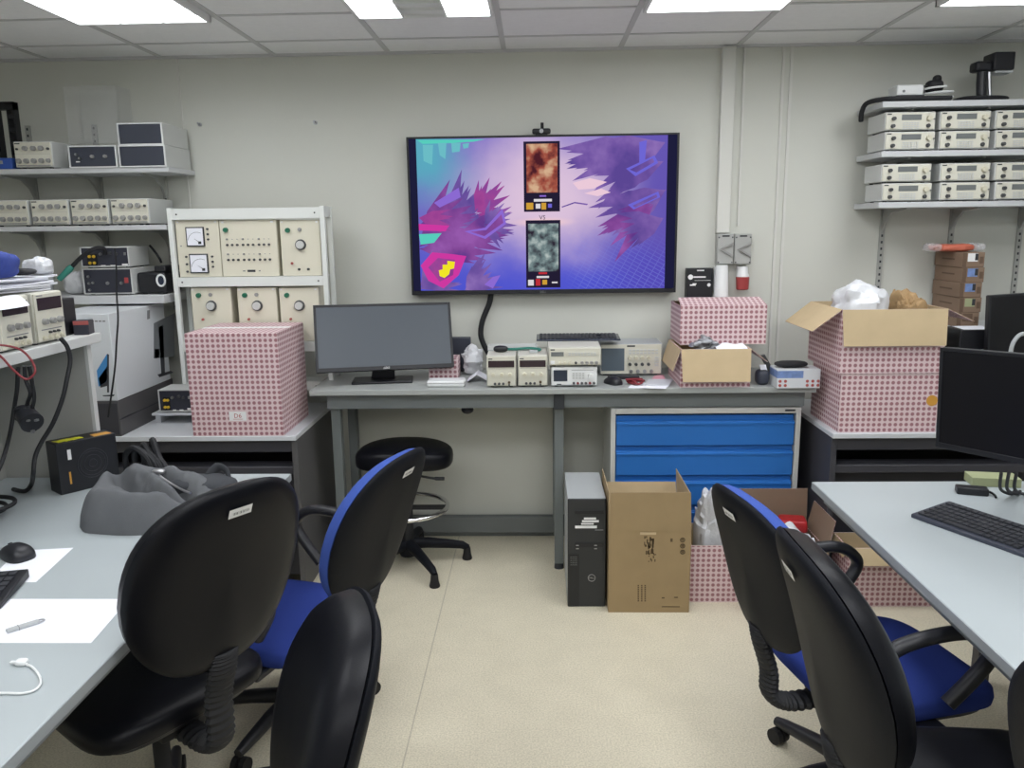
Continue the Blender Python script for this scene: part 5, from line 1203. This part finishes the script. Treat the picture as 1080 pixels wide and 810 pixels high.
# ================================================================ office chairs
def office_chair(label, loc, face, cushion='chair_blue', seat='chair_navy', arms=True, phase=36, thick=.060, seat_z=.47, top=1.02, bot=None, tag_=True, piping=False, recl=15, shell='chair_shell'):
    t = thing('office_chair', label, 'chair', (loc[0], loc[1], 0), math.radians(face), 'office chairs at the work tables')
    bot = bot or top-.47; hb = (top-bot)/2; zc = bot+hb; a = .232
    tr = math.tan(math.radians(recl))
    def base_x(y, z):
        k = (z-zc)/hb
        return -.285 - tr*(z-bot) + .42*y*y - .022*(k-.1)**2 - .004*k
    def outline(th, r):
        n = 2.75
        c_, s_ = math.cos(th), math.sin(th)
        y = a*math.copysign(abs(c_)**(2/n), c_); z = hb*math.copysign(abs(s_)**(2/n), s_)
        k = z/hb
        y *= 1 - .20*max(0, -k)**1.4 - .06*max(0, k)**2
        return y*r, zc+z*r
    def shape(dfront, dback, sc=1.0, K=56, pw=6):
        R = []
        rs = [.03, .25, .5, .7, .85, .94, .985, 1.0]
        for r in rs:
            f = dfront*(1-r**pw)**.5; ring = []
            for j in range(K):
                y, z = outline(2*PI*j/K, r*sc); ring.append((base_x(y, z)+f, y, z))
            R.append(ring)
        for r in reversed(rs[:-1]):
            f = dback*(1-r**5)**.5; ring = []
            for j in range(K):
                y, z = outline(2*PI*j/K, r*sc); ring.append((base_x(y, z)-f-(.010*math.exp(-(y/.05)**2)*(1-r**4)*max(0, min(1, (zc+.1-z)/hb)) if dback else 0), y, z))
            R.append(ring)
        return MB().rings(R)
    obj('backrest_shell', shape(.004, .032), shell, t, smooth=60)
    cu = shape(thick, .0, .985, pw=10); cu.v = [v+Vector((.005, 0, 0)) for v in cu.v]
    cs = obj('backrest_cushion', cu, cushion, t, smooth=60)
    if piping:
        obj('piping', MB().tube([(base_x(*outline(2*PI*j/56, .955))+.026, *outline(2*PI*j/56, .955)) for j in range(56)], .004, 6, closed=True), cushion, cs)
    if tag_:
        zl = top-.062
        def pt(u_, v_):
            y = (u_-.5)*.060; z = zl+(v_-.5)*.022
            return (base_x(y, z)-.0335, y, z)
        lb = obj('barcode_label', MB().surf(pt, 6, 2), 'label_white', t)
        bc = MB(); rr_ = random.Random(int(loc[0]*100)+5)
        for k in range(13):
            y = -.022+.0034*k; w_ = rr_.choice((.0008, .0013, .0018))
            bc.add([(base_x(y, zl)-.0342, y, zl-.004), (base_x(y, zl)-.0342, y+w_, zl-.004), (base_x(y, zl)-.0342, y+w_, zl+.007), (base_x(y, zl)-.0342, y, zl+.007)], [(0, 1, 2, 3)])
        obj('barcode', bc, 'ink_dark', lb)
    # ribbed sleeve joining back and seat
    pts = []; rad = []
    N = 44
    path = spline([(base_x(0, bot+.05)-.018, 0, bot+.05), (base_x(0, bot+.01)-.012, 0, bot), (-.292, 0, bot-.09), (-.285, 0, seat_z-.08), (-.23, 0, seat_z-.115), (-.12, 0, seat_z-.115)], 11)
    for i, p in enumerate(path): pts.append(p); rad.append(.040 if i % 2 else .034)
    obj('lumbar_bellows', MB().tube(pts, rad, 14, flat=.55, upv=(0, 1, 0)), 'black_matte', t, smooth=20)
    # seat
    def seat_d(p): return Vector((p.x, p.y*(1-.06*(p.x/.24)), p.z - .02*max(0, p.x/.24)**3))
    obj('seat_cushion', MB().sell((.045, 0, seat_z-.035), (.245, .24, .042), .5, .42, 48, 14, disp=seat_d), seat, t, smooth=60)
    obj('seat_pan', MB().sell((.045, 0, seat_z-.065), (.225, .22, .030), .6, .42, 40, 10), 'black_plastic', t)
    obj('tilt_mechanism', MB().box(-.14, .10, -.07, .07, seat_z-.125, seat_z-.085), 'black_matte', t, bevel=.008)
    obj('height_lever', MB().tube([(.02, -.07, seat_z-.11), (.03, -.20, seat_z-.115)], .006, 8), 'black_matte', t)
    if arms:
        for s_ in (-1, 1):
            lp = spline([(-.10, 0, .46), (-.155, 0, .56), (-.13, 0, .625), (-.03, 0, .652), (.09, 0, .65), (.155, 0, .60), (.13, 0, .54), (.05, 0, .455)], 7)
            lp = [(p.x, s_*(.268+.012*math.sin((p.z-.45)*6)), p.z) for p in lp]
            obj('armrest', MB().tube(lp, .021, 12, flat=.85, upv=(0, 1, 0)), 'black_plastic', t, smooth=60)
            obj('arm_mount', MB().box(-.10, .06, min(s_*.17, s_*.285), max(s_*.17, s_*.285), seat_z-.085, seat_z-.062), 'black_plastic', t, bevel=.006)
    obj('gas_column', MB().lathe([(.030, .075), (.030, .20), (.022, .21), (.022, seat_z-.10)], 18), 'black_matte', t)
    obj('hub', MB().lathe([(.045, .06), (.052, .075), (.048, .115), (.034, .125)], 18), 'black_plastic', t)
    for k in range(5):
        a_ = math.radians(phase+72*k); c_, s_ = math.cos(a_), math.sin(a_)
        lg = obj('base_leg', MB().tube([(c_*r, s_*r, z) for r, z in ((.03, .095), (.14, .090), (.26, .075), (.295, .070))], [.026, .024, .019, .015], 10), 'black_plastic', t)
        cm = MB()
        for q_ in (-1, 1):
            o_ = Vector((c_*.285-s_*.014*q_, s_*.285+c_*.014*q_, .026)); n_ = Vector((-s_, c_, 0))*.009
            cm.cyl(o_-n_, o_+n_, .026, None, 18)
        cm.cyl((c_*.285, s_*.285, .03), (c_*.285, s_*.285, .072), .008, None, 8)
        obj('caster', cm, 'rubber', lg)
    return t
office_chair('black leather office chair with barcode label, seat tucked under the left table', (-1.025, 1.93), 146, 'black_leather', 'black_leather', arms=False, shell='black_leather', top=1.10, bot=.62, seat_z=.50)
office_chair('blue and black office chair with arms, behind the black leather chair at left', (-.835, 2.47), 160, phase=20, top=.995, bot=.50, recl=19, seat_z=.405)
office_chair('black padded chair at the bottom edge near the left table, no label in view', (-.715, 1.18), 201, 'black_leather', 'black_leather', arms=False, thick=.065, top=.99, bot=.48, tag_=False, piping=True)
office_chair('blue and black office chair with loop arms, partly behind the black chair at right', (.92, 2.12), 13, top=.965, bot=.53, seat_z=.45)
office_chair('all black office chair with barcode label at the right table', (.925, 1.49), 1, 'black_leather', 'black_leather', arms=False, top=1.05, bot=.58, seat_z=.50)
office_chair('black chair back peeking in at the lower right corner', (1.085, .99), 22, 'black_leather', 'black_leather', arms=False, thick=.05, top=1.13, bot=.66, seat_z=.54, tag_=False)
# ================================================================ on the left table
TZ = .75
sheet('paper_sheet', 'large white sheet of paper at the left table edge under the silver stick', [(-1.55, 1.843), (-1.02, 1.843), (-.998, 1.627), (-1.55, 1.627)], TZ, 'paper')
sheet('paper_sheet', 'small white sheet of paper partly under the mouse on the left table', [(-1.50, 2.15), (-1.35, 2.171), (-1.318, 1.941), (-1.45, 1.941)], TZ, 'paper')
A = Vector((-1.219, 1.671, TZ+.0012)); B = Vector((-1.165, 1.728, TZ+.0012)); d = B-A; ang = math.atan2(d.y, d.x)
t = thing('usb_stick', 'silver stick lying on the large white sheet', 'usb stick', A, ang)
L_ = d.length
obj('stick_body', MB().box(0, L_*.86, -.0085, .0085, 0, .007), 'grey_plastic', t, bevel=.002)
obj('stick_loop', MB().tube([(L_*.86-.002+.014*math.cos(k)*.9, .0075*math.sin(k), .0035) for k in [-1.6+.32*i for i in range(11)]], .002, 6), 'steel', t)
obj('stick_line', MB().box(L_*.30, L_*.32, -.0087, .0087, .0, .0072), 'ink_grey', t)
A = az(24, 699, TZ+.006); pts = [az(*q, TZ+.004) for q in ((25, 700), (33, 703), (40, 710), (43, 719), (38, 727), (25, 731), (8, 731), (-15, 731))]
t = thing('white_cable', 'thin white cable with a small plug lying on the left table', 'cable', (pts[2].x, pts[2].y, TZ))
obj('cord', MB().tube(spline(pts), .0026, 8), 'white_plastic', t, world=True)
obj('plug', MB().sell((A.x-.003, A.y+.001, TZ+.007), (.013, .010, .0065), .6, .6, 14, 8).box(A.x-.026, A.x-.014, A.y-.004, A.y+.004, TZ+.005, TZ+.009), 'white_plastic', t, world=True)
# keyboard and mouse
e = Vector((-1.355, 1.980, 0))-Vector((-1.309, 1.786, 0)); ea = math.atan2(e.y, e.x)-PI/2
R_ = Matrix.Rotation(ea, 4, 'Z'); o_ = Vector((-1.309, 1.786, TZ+.0012)) - (R_ @ Vector((.225, 0, 0)))
keyboard('black keyboard on the left table, only its end in view', Matrix.Translation(o_) @ R_, .45, .19, .024)
mouse('black mouse on the small white sheet at the left table', (-1.475, 2.105, TZ+.001), 2.6, s=1.15)
tag(obj('coiled_cable', MB().tube(spline([Vector((-1.84+.085*math.cos(k*.8)+.004*k, 2.42+.075*math.sin(k*.8), TZ+.007+.0022*k)) for k in range(20)], 4), .007, 8), 'black_matte'), 'coil of black cable lying on the left table by the raised shelf', 'cable')
# component box
nc = Vector((-1.660, 2.640, TZ)); ra = math.atan2(.785, .62)
t = thing('component_box', 'black component box with yellow print on its top, standing on the left table', 'box', nc, ra)
bl_, bt_, bh2 = .205, .088, .182
obj('box_body', MB().box(0, bl_, 0, bt_, 0, bh2), 'box_black', t, bevel=.002)
ym = MB()
for k in range(9):
    x0 = .018+.008*k; ym.slab([(x0, .02+.004*(k % 3), bh2), (x0+.022, .026, bh2), (x0+.016, .05+.006*(k % 2), bh2), (x0-.008, .06-.005*(k % 3), bh2)], (0, 0, 1), .0006+.0001*k)
obj('yellow_print', ym, 'box_yellow', t)
obj('orange_label', MB().box(.135, .195, .012, .05, bh2, bh2+.0006), 'box_orange', t)
obj('grey_label', MB().box(.035, .047, -.0008, 0, bh2*.66, bh2*.86), 'label_white', t)
obj('orange_label', MB().box(.033, .039, -.0008, 0, bh2*.18, bh2*.42), 'box_orange', t)
fan = MB()
for r in (.052, .044, .030, .014): fan.tube([(.115+r*math.cos(k*PI/14), -.0006, bh2*.5+r*math.sin(k*PI/14)) for k in range(28)], .0016, 5, closed=True)
obj('printed_fan', fan, 'dark_panel', t)
# black supply with cables beside it
A = az(126, 488, TZ)
t = thing('cable_bundle', 'bundle of black cables beside the component box behind the grey bag', 'cable', (-1.465, 2.79, TZ))
for k in range(4):
    obj('cable_loop', MB().tube(spline([(-.06+.035*k, .05, .006), (-.05+.035*k, .03, .09+.02*k), (.0+.030*k, -.0, .128-.012*k), (.06+.020*k, -.02, .09-.01*k), (.085+.018*k, -.03, .006)]), .011, 8), 'black_matte', t)
# grey bag: slumped body with a rolled rim, inner flap, zips
bc = Vector((-1.215, 2.425, TZ))
t = thing('grey_bag', 'slumped grey fabric backpack with zips lying on the left table', 'bag', bc, .02)
FOLDS = [(((-.19, .05), (-.205, -.04), (-.15, -.105), (-.05, -.13), (.07, -.125)), .034, .034), (((-.19, .05), (-.12, .105), (.0, .115)), .026, .032),
         (((-.15, .055), (-.07, -.01), (.01, -.085)), -.048, .017), (((-.10, .065), (-.02, .01), (.05, -.055)), .032, .036), (((-.03, .075), (.05, .02), (.11, -.03)), -.050, .016),
         (((.03, .085), (.12, .045), (.19, .0)), .030, .036), (((-.02, -.06), (.08, -.08), (.16, -.06)), -.030, .013), (((.10, .11), (.20, .06)), -.03, .014), (((-.12, -.07), (-.03, -.10)), -.016, .010), (((-.06, .02), (.0, -.04)), -.014, .008)]
def seg_d(x, y, pl):
    p = Vector((x, y)); b = 9
    for q, r in zip(pl, pl[1:]):
        q = Vector(q); r = Vector(r); k = max(0, min(1, (p-q).dot(r-q)/(r-q).length_squared)); b = min(b, (p-q-(r-q)*k).length)
    return b
NR, NT = 34, 84; bag_r = []
for i in range(NR+1):
    r = max(.01, i/NR)**.8; ring = []
    for j in range(NT):
        th = 2*PI*j/NT; c_, s_ = math.cos(th), math.sin(th)
        x = .232*math.copysign(abs(c_)**.75, c_)*r; y = .158*math.copysign(abs(s_)**.75, s_)*r
        x *= 1+.05*noise.noise(Vector((c_*2, s_*2, 4))); y *= 1+.06*noise.noise(Vector((c_*2, s_*2, 9)))
        z = .108*(1-.30*max(0, (x+.06)/.28))*(1-r**4.5)**.55
        e = (1-r**6)
        for pl, A_, w_ in FOLDS: z += 1.35*A_*math.exp(-(seg_d(x, y, pl)/w_)**2)*e
        z += e*(.010*noise.noise(Vector((x*14, y*14, 2)))+.006*abs(noise.noise(Vector((x*34, y*30, 6)))))
        ring.append((x, y, max(z, 0.0)))
    bag_r.append(ring)
obj('bag_body', MB().rings(bag_r), 'backpack_grey', t, smooth=70)
def dpf(p):
    k = noise.noise(Vector((p.x*9, p.y*9, 5)))*.2+abs(noise.noise(Vector((p.x*16, p.y*22, 9))))*.2
    return Vector((p.x*(1+k), p.y*(1+k), p.z*(1+k)))
obj('top_flap', MB().sell((.12, .075, .085), (.10, .055, .030), .7, .8, 36, 14, disp=dpf, T=mtx((0, 0, 0), -.12)), 'backpack_dark', t, smooth=60)
obj('zip', MB().tube(spline([(-.035, .075, .128), (.0, .055, .112), (.05, .02, .098), (.10, -.022, .094), (.13, -.05, .096)]), .004, 6), 'zip_silver', t)
obj('zip_puller', MB().sell((-.02, .07, .130), (.022, .010, .008), .7, .7, 12, 8), 'zip_silver', t)
obj('strap', MB().tube(spline([(.13, .09, .10), (.165, .10, .135), (.20, .085, .12), (.22, .05, .06)]), .016, 10, flat=.4), 'backpack_dark', t)
# ---- on the raised shelf
PF2 = [('display', .10, .92, .66, .90, 'display_dark'), ('mark', .10, .30, .93, .95, 'ink_grey'), ('knob', .26, .44, .0105, 'knob_grey'), ('knob', .52, .44, .0105, 'knob_grey'), ('knob', .78, .44, .0105, 'knob_grey'),
       ('jack', .20, .12, .008, 'knob_beige'), ('jack', .40, .12, .008, 'knob_beige'), ('jack', .60, .12, .008, 'knob_beige'), ('jack', .80, .12, .008, 'knob_beige'), ('mark', .15, .85, .27, .29, 'ink_grey'), ('jack', .40, .22, .004, 'ink_dark'), ('jack', .54, .22, .004, 'ink_dark'), ('jack', .68, .22, .004, 'ink_dark')]
ps = instrument('power_supply', 'beige power supply on the raised left shelf, nearer of the two', 'power supply', .152, .28, .168, (-1.612, 2.445, HZ), PI/2, PF2, 'beige_body', 'beige_panel', 'beige power supplies on the raised left shelf')
dup(ps, (-1.606, 2.615, HZ), PI/2-.04, 'beige power supply on the raised left shelf, farther one beside the black box')
t = thing('black_adapter', 'black adapter box with a grey label behind the farther left power supply', 'adapter', (-1.705, 2.80, HZ), .0)
obj('adapter_body', MB().box(-.06, .05, -.05, .05, 0, .13), 'box_black', t, bevel=.004)
obj('grey_label', MB().box(-.01, .044, -.0508, -.05, .07, .115), 'ink_grey', t)
t = thing('red_black_block', 'small dark red block at the end of the raised left shelf', 'block', (-1.628, 2.83, HZ), .2)
obj('block_body', MB().box(-.02, .032, -.03, .03, 0, .05), 'navy_front', t, bevel=.003)
obj('red_side', MB().box(-.018, .033, -.0312, -.03, .036, .05), 'ink_red', t)
# paper stack resting on the power supplies
pzt = HZ+.168+.001
rr2 = random.Random(4)
for k in range(6):
    a0 = rr2.uniform(-.08, .08); cxk = -1.80+rr2.uniform(-.02, .02); cyk = 2.50+rr2.uniform(-.02, .03); z0 = pzt+.0080*k
    def sfn(a, b, k=k, a0=a0, cxk=cxk, cyk=cyk, z0=z0):
        x = -.15+.31*a; y = -.21+.42*b
        z = z0+.0028*math.sin(b*5+k*.35)*a+.003
        return (cxk+x*math.cos(a0)-y*math.sin(a0), cyk+x*math.sin(a0)+y*math.cos(a0), z)
    mb = MB().surf(sfn, 8, 8)
    top = MB(); top.v = list(mb.v); top.f = list(mb.f); top.m = list(mb.m)
    n0 = len(top.v); top.add([v+Vector((0, 0, .0056)) for v in mb.v], mb.f)
    # close the rim of the thick bundle
    nv = 9; ring_ = [i*nv for i in range(9)] + [8*nv+j for j in range(1, 9)] + [i*nv+8 for i in range(7, -1, -1)] + [j for j in range(7, 0, -1)]
    for i in range(len(ring_)): a_, b_ = ring_[i], ring_[(i+1) % len(ring_)]; top.f.append((a_, b_, b_+n0, a_+n0)); top.m.append(0)
    o = obj('paper_bundle', top, 'paper', smooth=40)
    tag(o, 'bundle of white paper in the pile on the left power supplies, %s' % ['lowest', 'second lowest', 'third lowest', 'third from the top', 'second from the top', 'topmost'][k], 'paper', 'paper bundles piled on the power supplies')
ptop2 = pzt+.0080*6
tag(obj('curled_sheet', MB().surf(lambda a, b: (-1.63+.045*a+.010*math.sin(3*b), 2.28+.20*b, pzt+.001-.034*a*a), 8, 10), 'paper', smooth=60), 'single white sheet curling down over the nearer left power supply', 'paper')
bag('blue_cloth', 'crumpled blue cloth lying on the pile of papers at left', (-1.70, 2.50, ptop2+.046), (.065, .07, .044), 'blue_cloth', 41, .45, 12, 'cloth')
bag('clear_bag', 'crumpled clear plastic bag on the far end of the paper pile', (-1.685, 2.71, ptop2+.032), (.05, .035, .028), 'bubble_wrap', 43, .5, 16, 'bag')
tag(obj('black_glove', MB().sell((-1.69, 2.615, ptop2+.017), (.05, .035, .012), .8, .7, 20, 8), 'black_matte'), 'flat black pouch between blue cloth and clear bag on the papers', 'pouch')
# leads and plugs hanging from the raised shelf
tag(obj('red_lead', MB().tube(spline([ay(-8, 364, 2.30), ay(6, 364.5, 2.32), ay(22, 369, 2.34), ay(33, 380, 2.35), ay(37, 392, 2.34), ay(28, 400, 2.33), ay(15, 391, 2.32), ay(2, 377, 2.31), ay(-8, 370, 2.30)]), .0033, 8), 'wire_red'), 'red test lead looping below the nearer left power supply', 'cable')
t = thing('hanging_plug', 'black mains plug hanging from black leads under the raised shelf', 'plug', ay(30, 440, 2.40))
obj('plug_body', MB().sell(ay(26, 436, 2.40), (.030, .022, .026), .6, .7, 18, 10).cyl(ay(27, 437, 2.40), ay(34, 446, 2.37), .030, .034, 18), 'black_plastic', t, world=True)
obj('plug_pins', MB().box(*[c for p, q in zip(ay(30.5, 443.2, 2.362)-Vector((.004, .008, .003)), ay(30.5, 443.2, 2.362)+Vector((.004, .004, .003))) for c in (p, q)]).box(*[c for p, q in zip(ay(39, 443, 2.362)-Vector((.004, .008, .003)), ay(39, 443, 2.362)+Vector((.004, .004, .003))) for c in (p, q)]).box(*[c for p, q in zip(ay(35, 455, 2.362)-Vector((.003, .008, .005)), ay(35, 455, 2.362)+Vector((.003, .004, .005))) for c in (p, q)]), 'steel', t, world=True)
obj('plug_lead', MB().tube(spline([ay(26, 386, 2.36), ay(27, 400, 2.37), ay(32, 414, 2.38), ay(29, 425, 2.40), ay(27, 433, 2.40)]), .006, 8).tube(spline([ay(31, 386, 2.37), ay(34, 404, 2.38), ay(36, 420, 2.39), ay(33, 434, 2.40)]), .006, 8), 'black_matte', t, world=True)
tag(obj('black_lead', MB().tube(spline([ay(19, 388, 2.40), ay(18, 410, 2.42), ay(15, 430, 2.43), ay(11, 455, 2.40), ay(4, 482, 2.30), ay(-6, 505, 2.25)]), .0065, 8), 'black_matte'), 'black lead hanging at the far left under the raised shelf', 'cable')
tag(obj('power_lead', MB().tube(spline([ay(64, 357, 2.585), ay(71, 366, 2.60), ay(74, 380, 2.60), ay(71, 398, 2.58), ay(66, 420, 2.56), ay(56, 446, 2.54), ay(44, 466, 2.52), ay(37, 482, 2.50), ay(35, 500, 2.48), az(33, 511, TZ+.018), az(26, 518, TZ+.013), az(14, 516, TZ+.012)]), .0075, 8), 'black_matte'), 'long black power lead curving down the grey end panel to the table', 'cable')
# ================================================================ on the right table
A = Vector((1.155, 2.405, TZ)); d = Vector((1.317, 2.094, 0))-Vector((1.155, 2.405, 0)); d.normalize(); ang = math.atan2(d.y, d.x)
W_ = .15; L_ = .45
R_ = Matrix.Rotation(ang, 4, 'Z')
keyboard('black keyboard on the right table below the big dark monitor', Matrix.Translation(Vector((A.x, A.y, TZ)) + R_ @ Vector((L_/2, 0, 0))) @ R_, L_, .175, .026, 'dark_front')
o, u, v, n, w, h = frame_px((991.6, 366.4), (1080, 373.5), (981, 470), 2.50, 2.27)
mid = o+u*.37-n*.19; base = (mid.x, mid.y)
monitor('computer_monitor', 'large black monitor on the right table, switched off', o, u, v, n, .54, h, base, math.atan2(u.y, u.x), TZ, m='screen_black', bw=.010, baser=(.10, .06))
t = thing('note_pad', 'pale green note pad block behind the keyboard on the right table', 'pad', az(1058, 511, TZ+.02))
t.location.z = TZ
t.rotation_euler = (0, 0, -.15)
obj('pad_block', MB().box(-.085, .07, .03, .11, 0, .028), 'note_green', t, bevel=.002)
obj('pad_cover', MB().box(-.085, .07, .03, .11, .028, .030), 'note_green', t)
A = az(1030, 522, TZ)
t = thing('black_adapter', 'small black adapter between the note pad and the keyboard', 'adapter', (A.x-.012, A.y+.015, TZ), -.3)
obj('adapter_body', MB().box(-.045, .05, -.022, .022, 0, .024), 'black_plastic', t, bevel=.004)
obj('adapter_lead', MB().tube(spline([(.05, 0, .012), (.062, .0, .008), (.068, -.02, .006), (.066, -.04, .006)]), .004, 6), 'black_matte', t)
for k, (a_, b_) in enumerate(((1060, 1066), (1068, 1072), (1076, 1080))):
    p0 = ay(a_-4, 499, 2.42); p3 = az(b_+4, 518, TZ+.008); p2 = az(b_, 521, TZ+.01)
    tag(obj('monitor_cable', MB().tube(spline([p0, (p0+p2)/2+Vector((-.01, .01, -.02)), p2, p3]), .005, 8), 'black_matte'), 'black cable drooping behind the right table monitor, %s of three' % ['leftmost', 'middle', 'rightmost'][k], 'cable', 'cables under the right monitor')
# ================================================================ light and view
w = bpy.data.worlds.new('world'); SC.world = w; w.use_nodes = True
w.node_tree.nodes['Background'].inputs['Color'].default_value = (.5, .52, .55, 1); w.node_tree.nodes['Background'].inputs['Strength'].default_value = .05
vs = SC.view_settings; SC.display_settings.display_device = 'sRGB'; vs.view_transform = 'Standard'; vs.look = 'None'; vs.exposure = 0.0; vs.gamma = 1; vs.use_curve_mapping = False
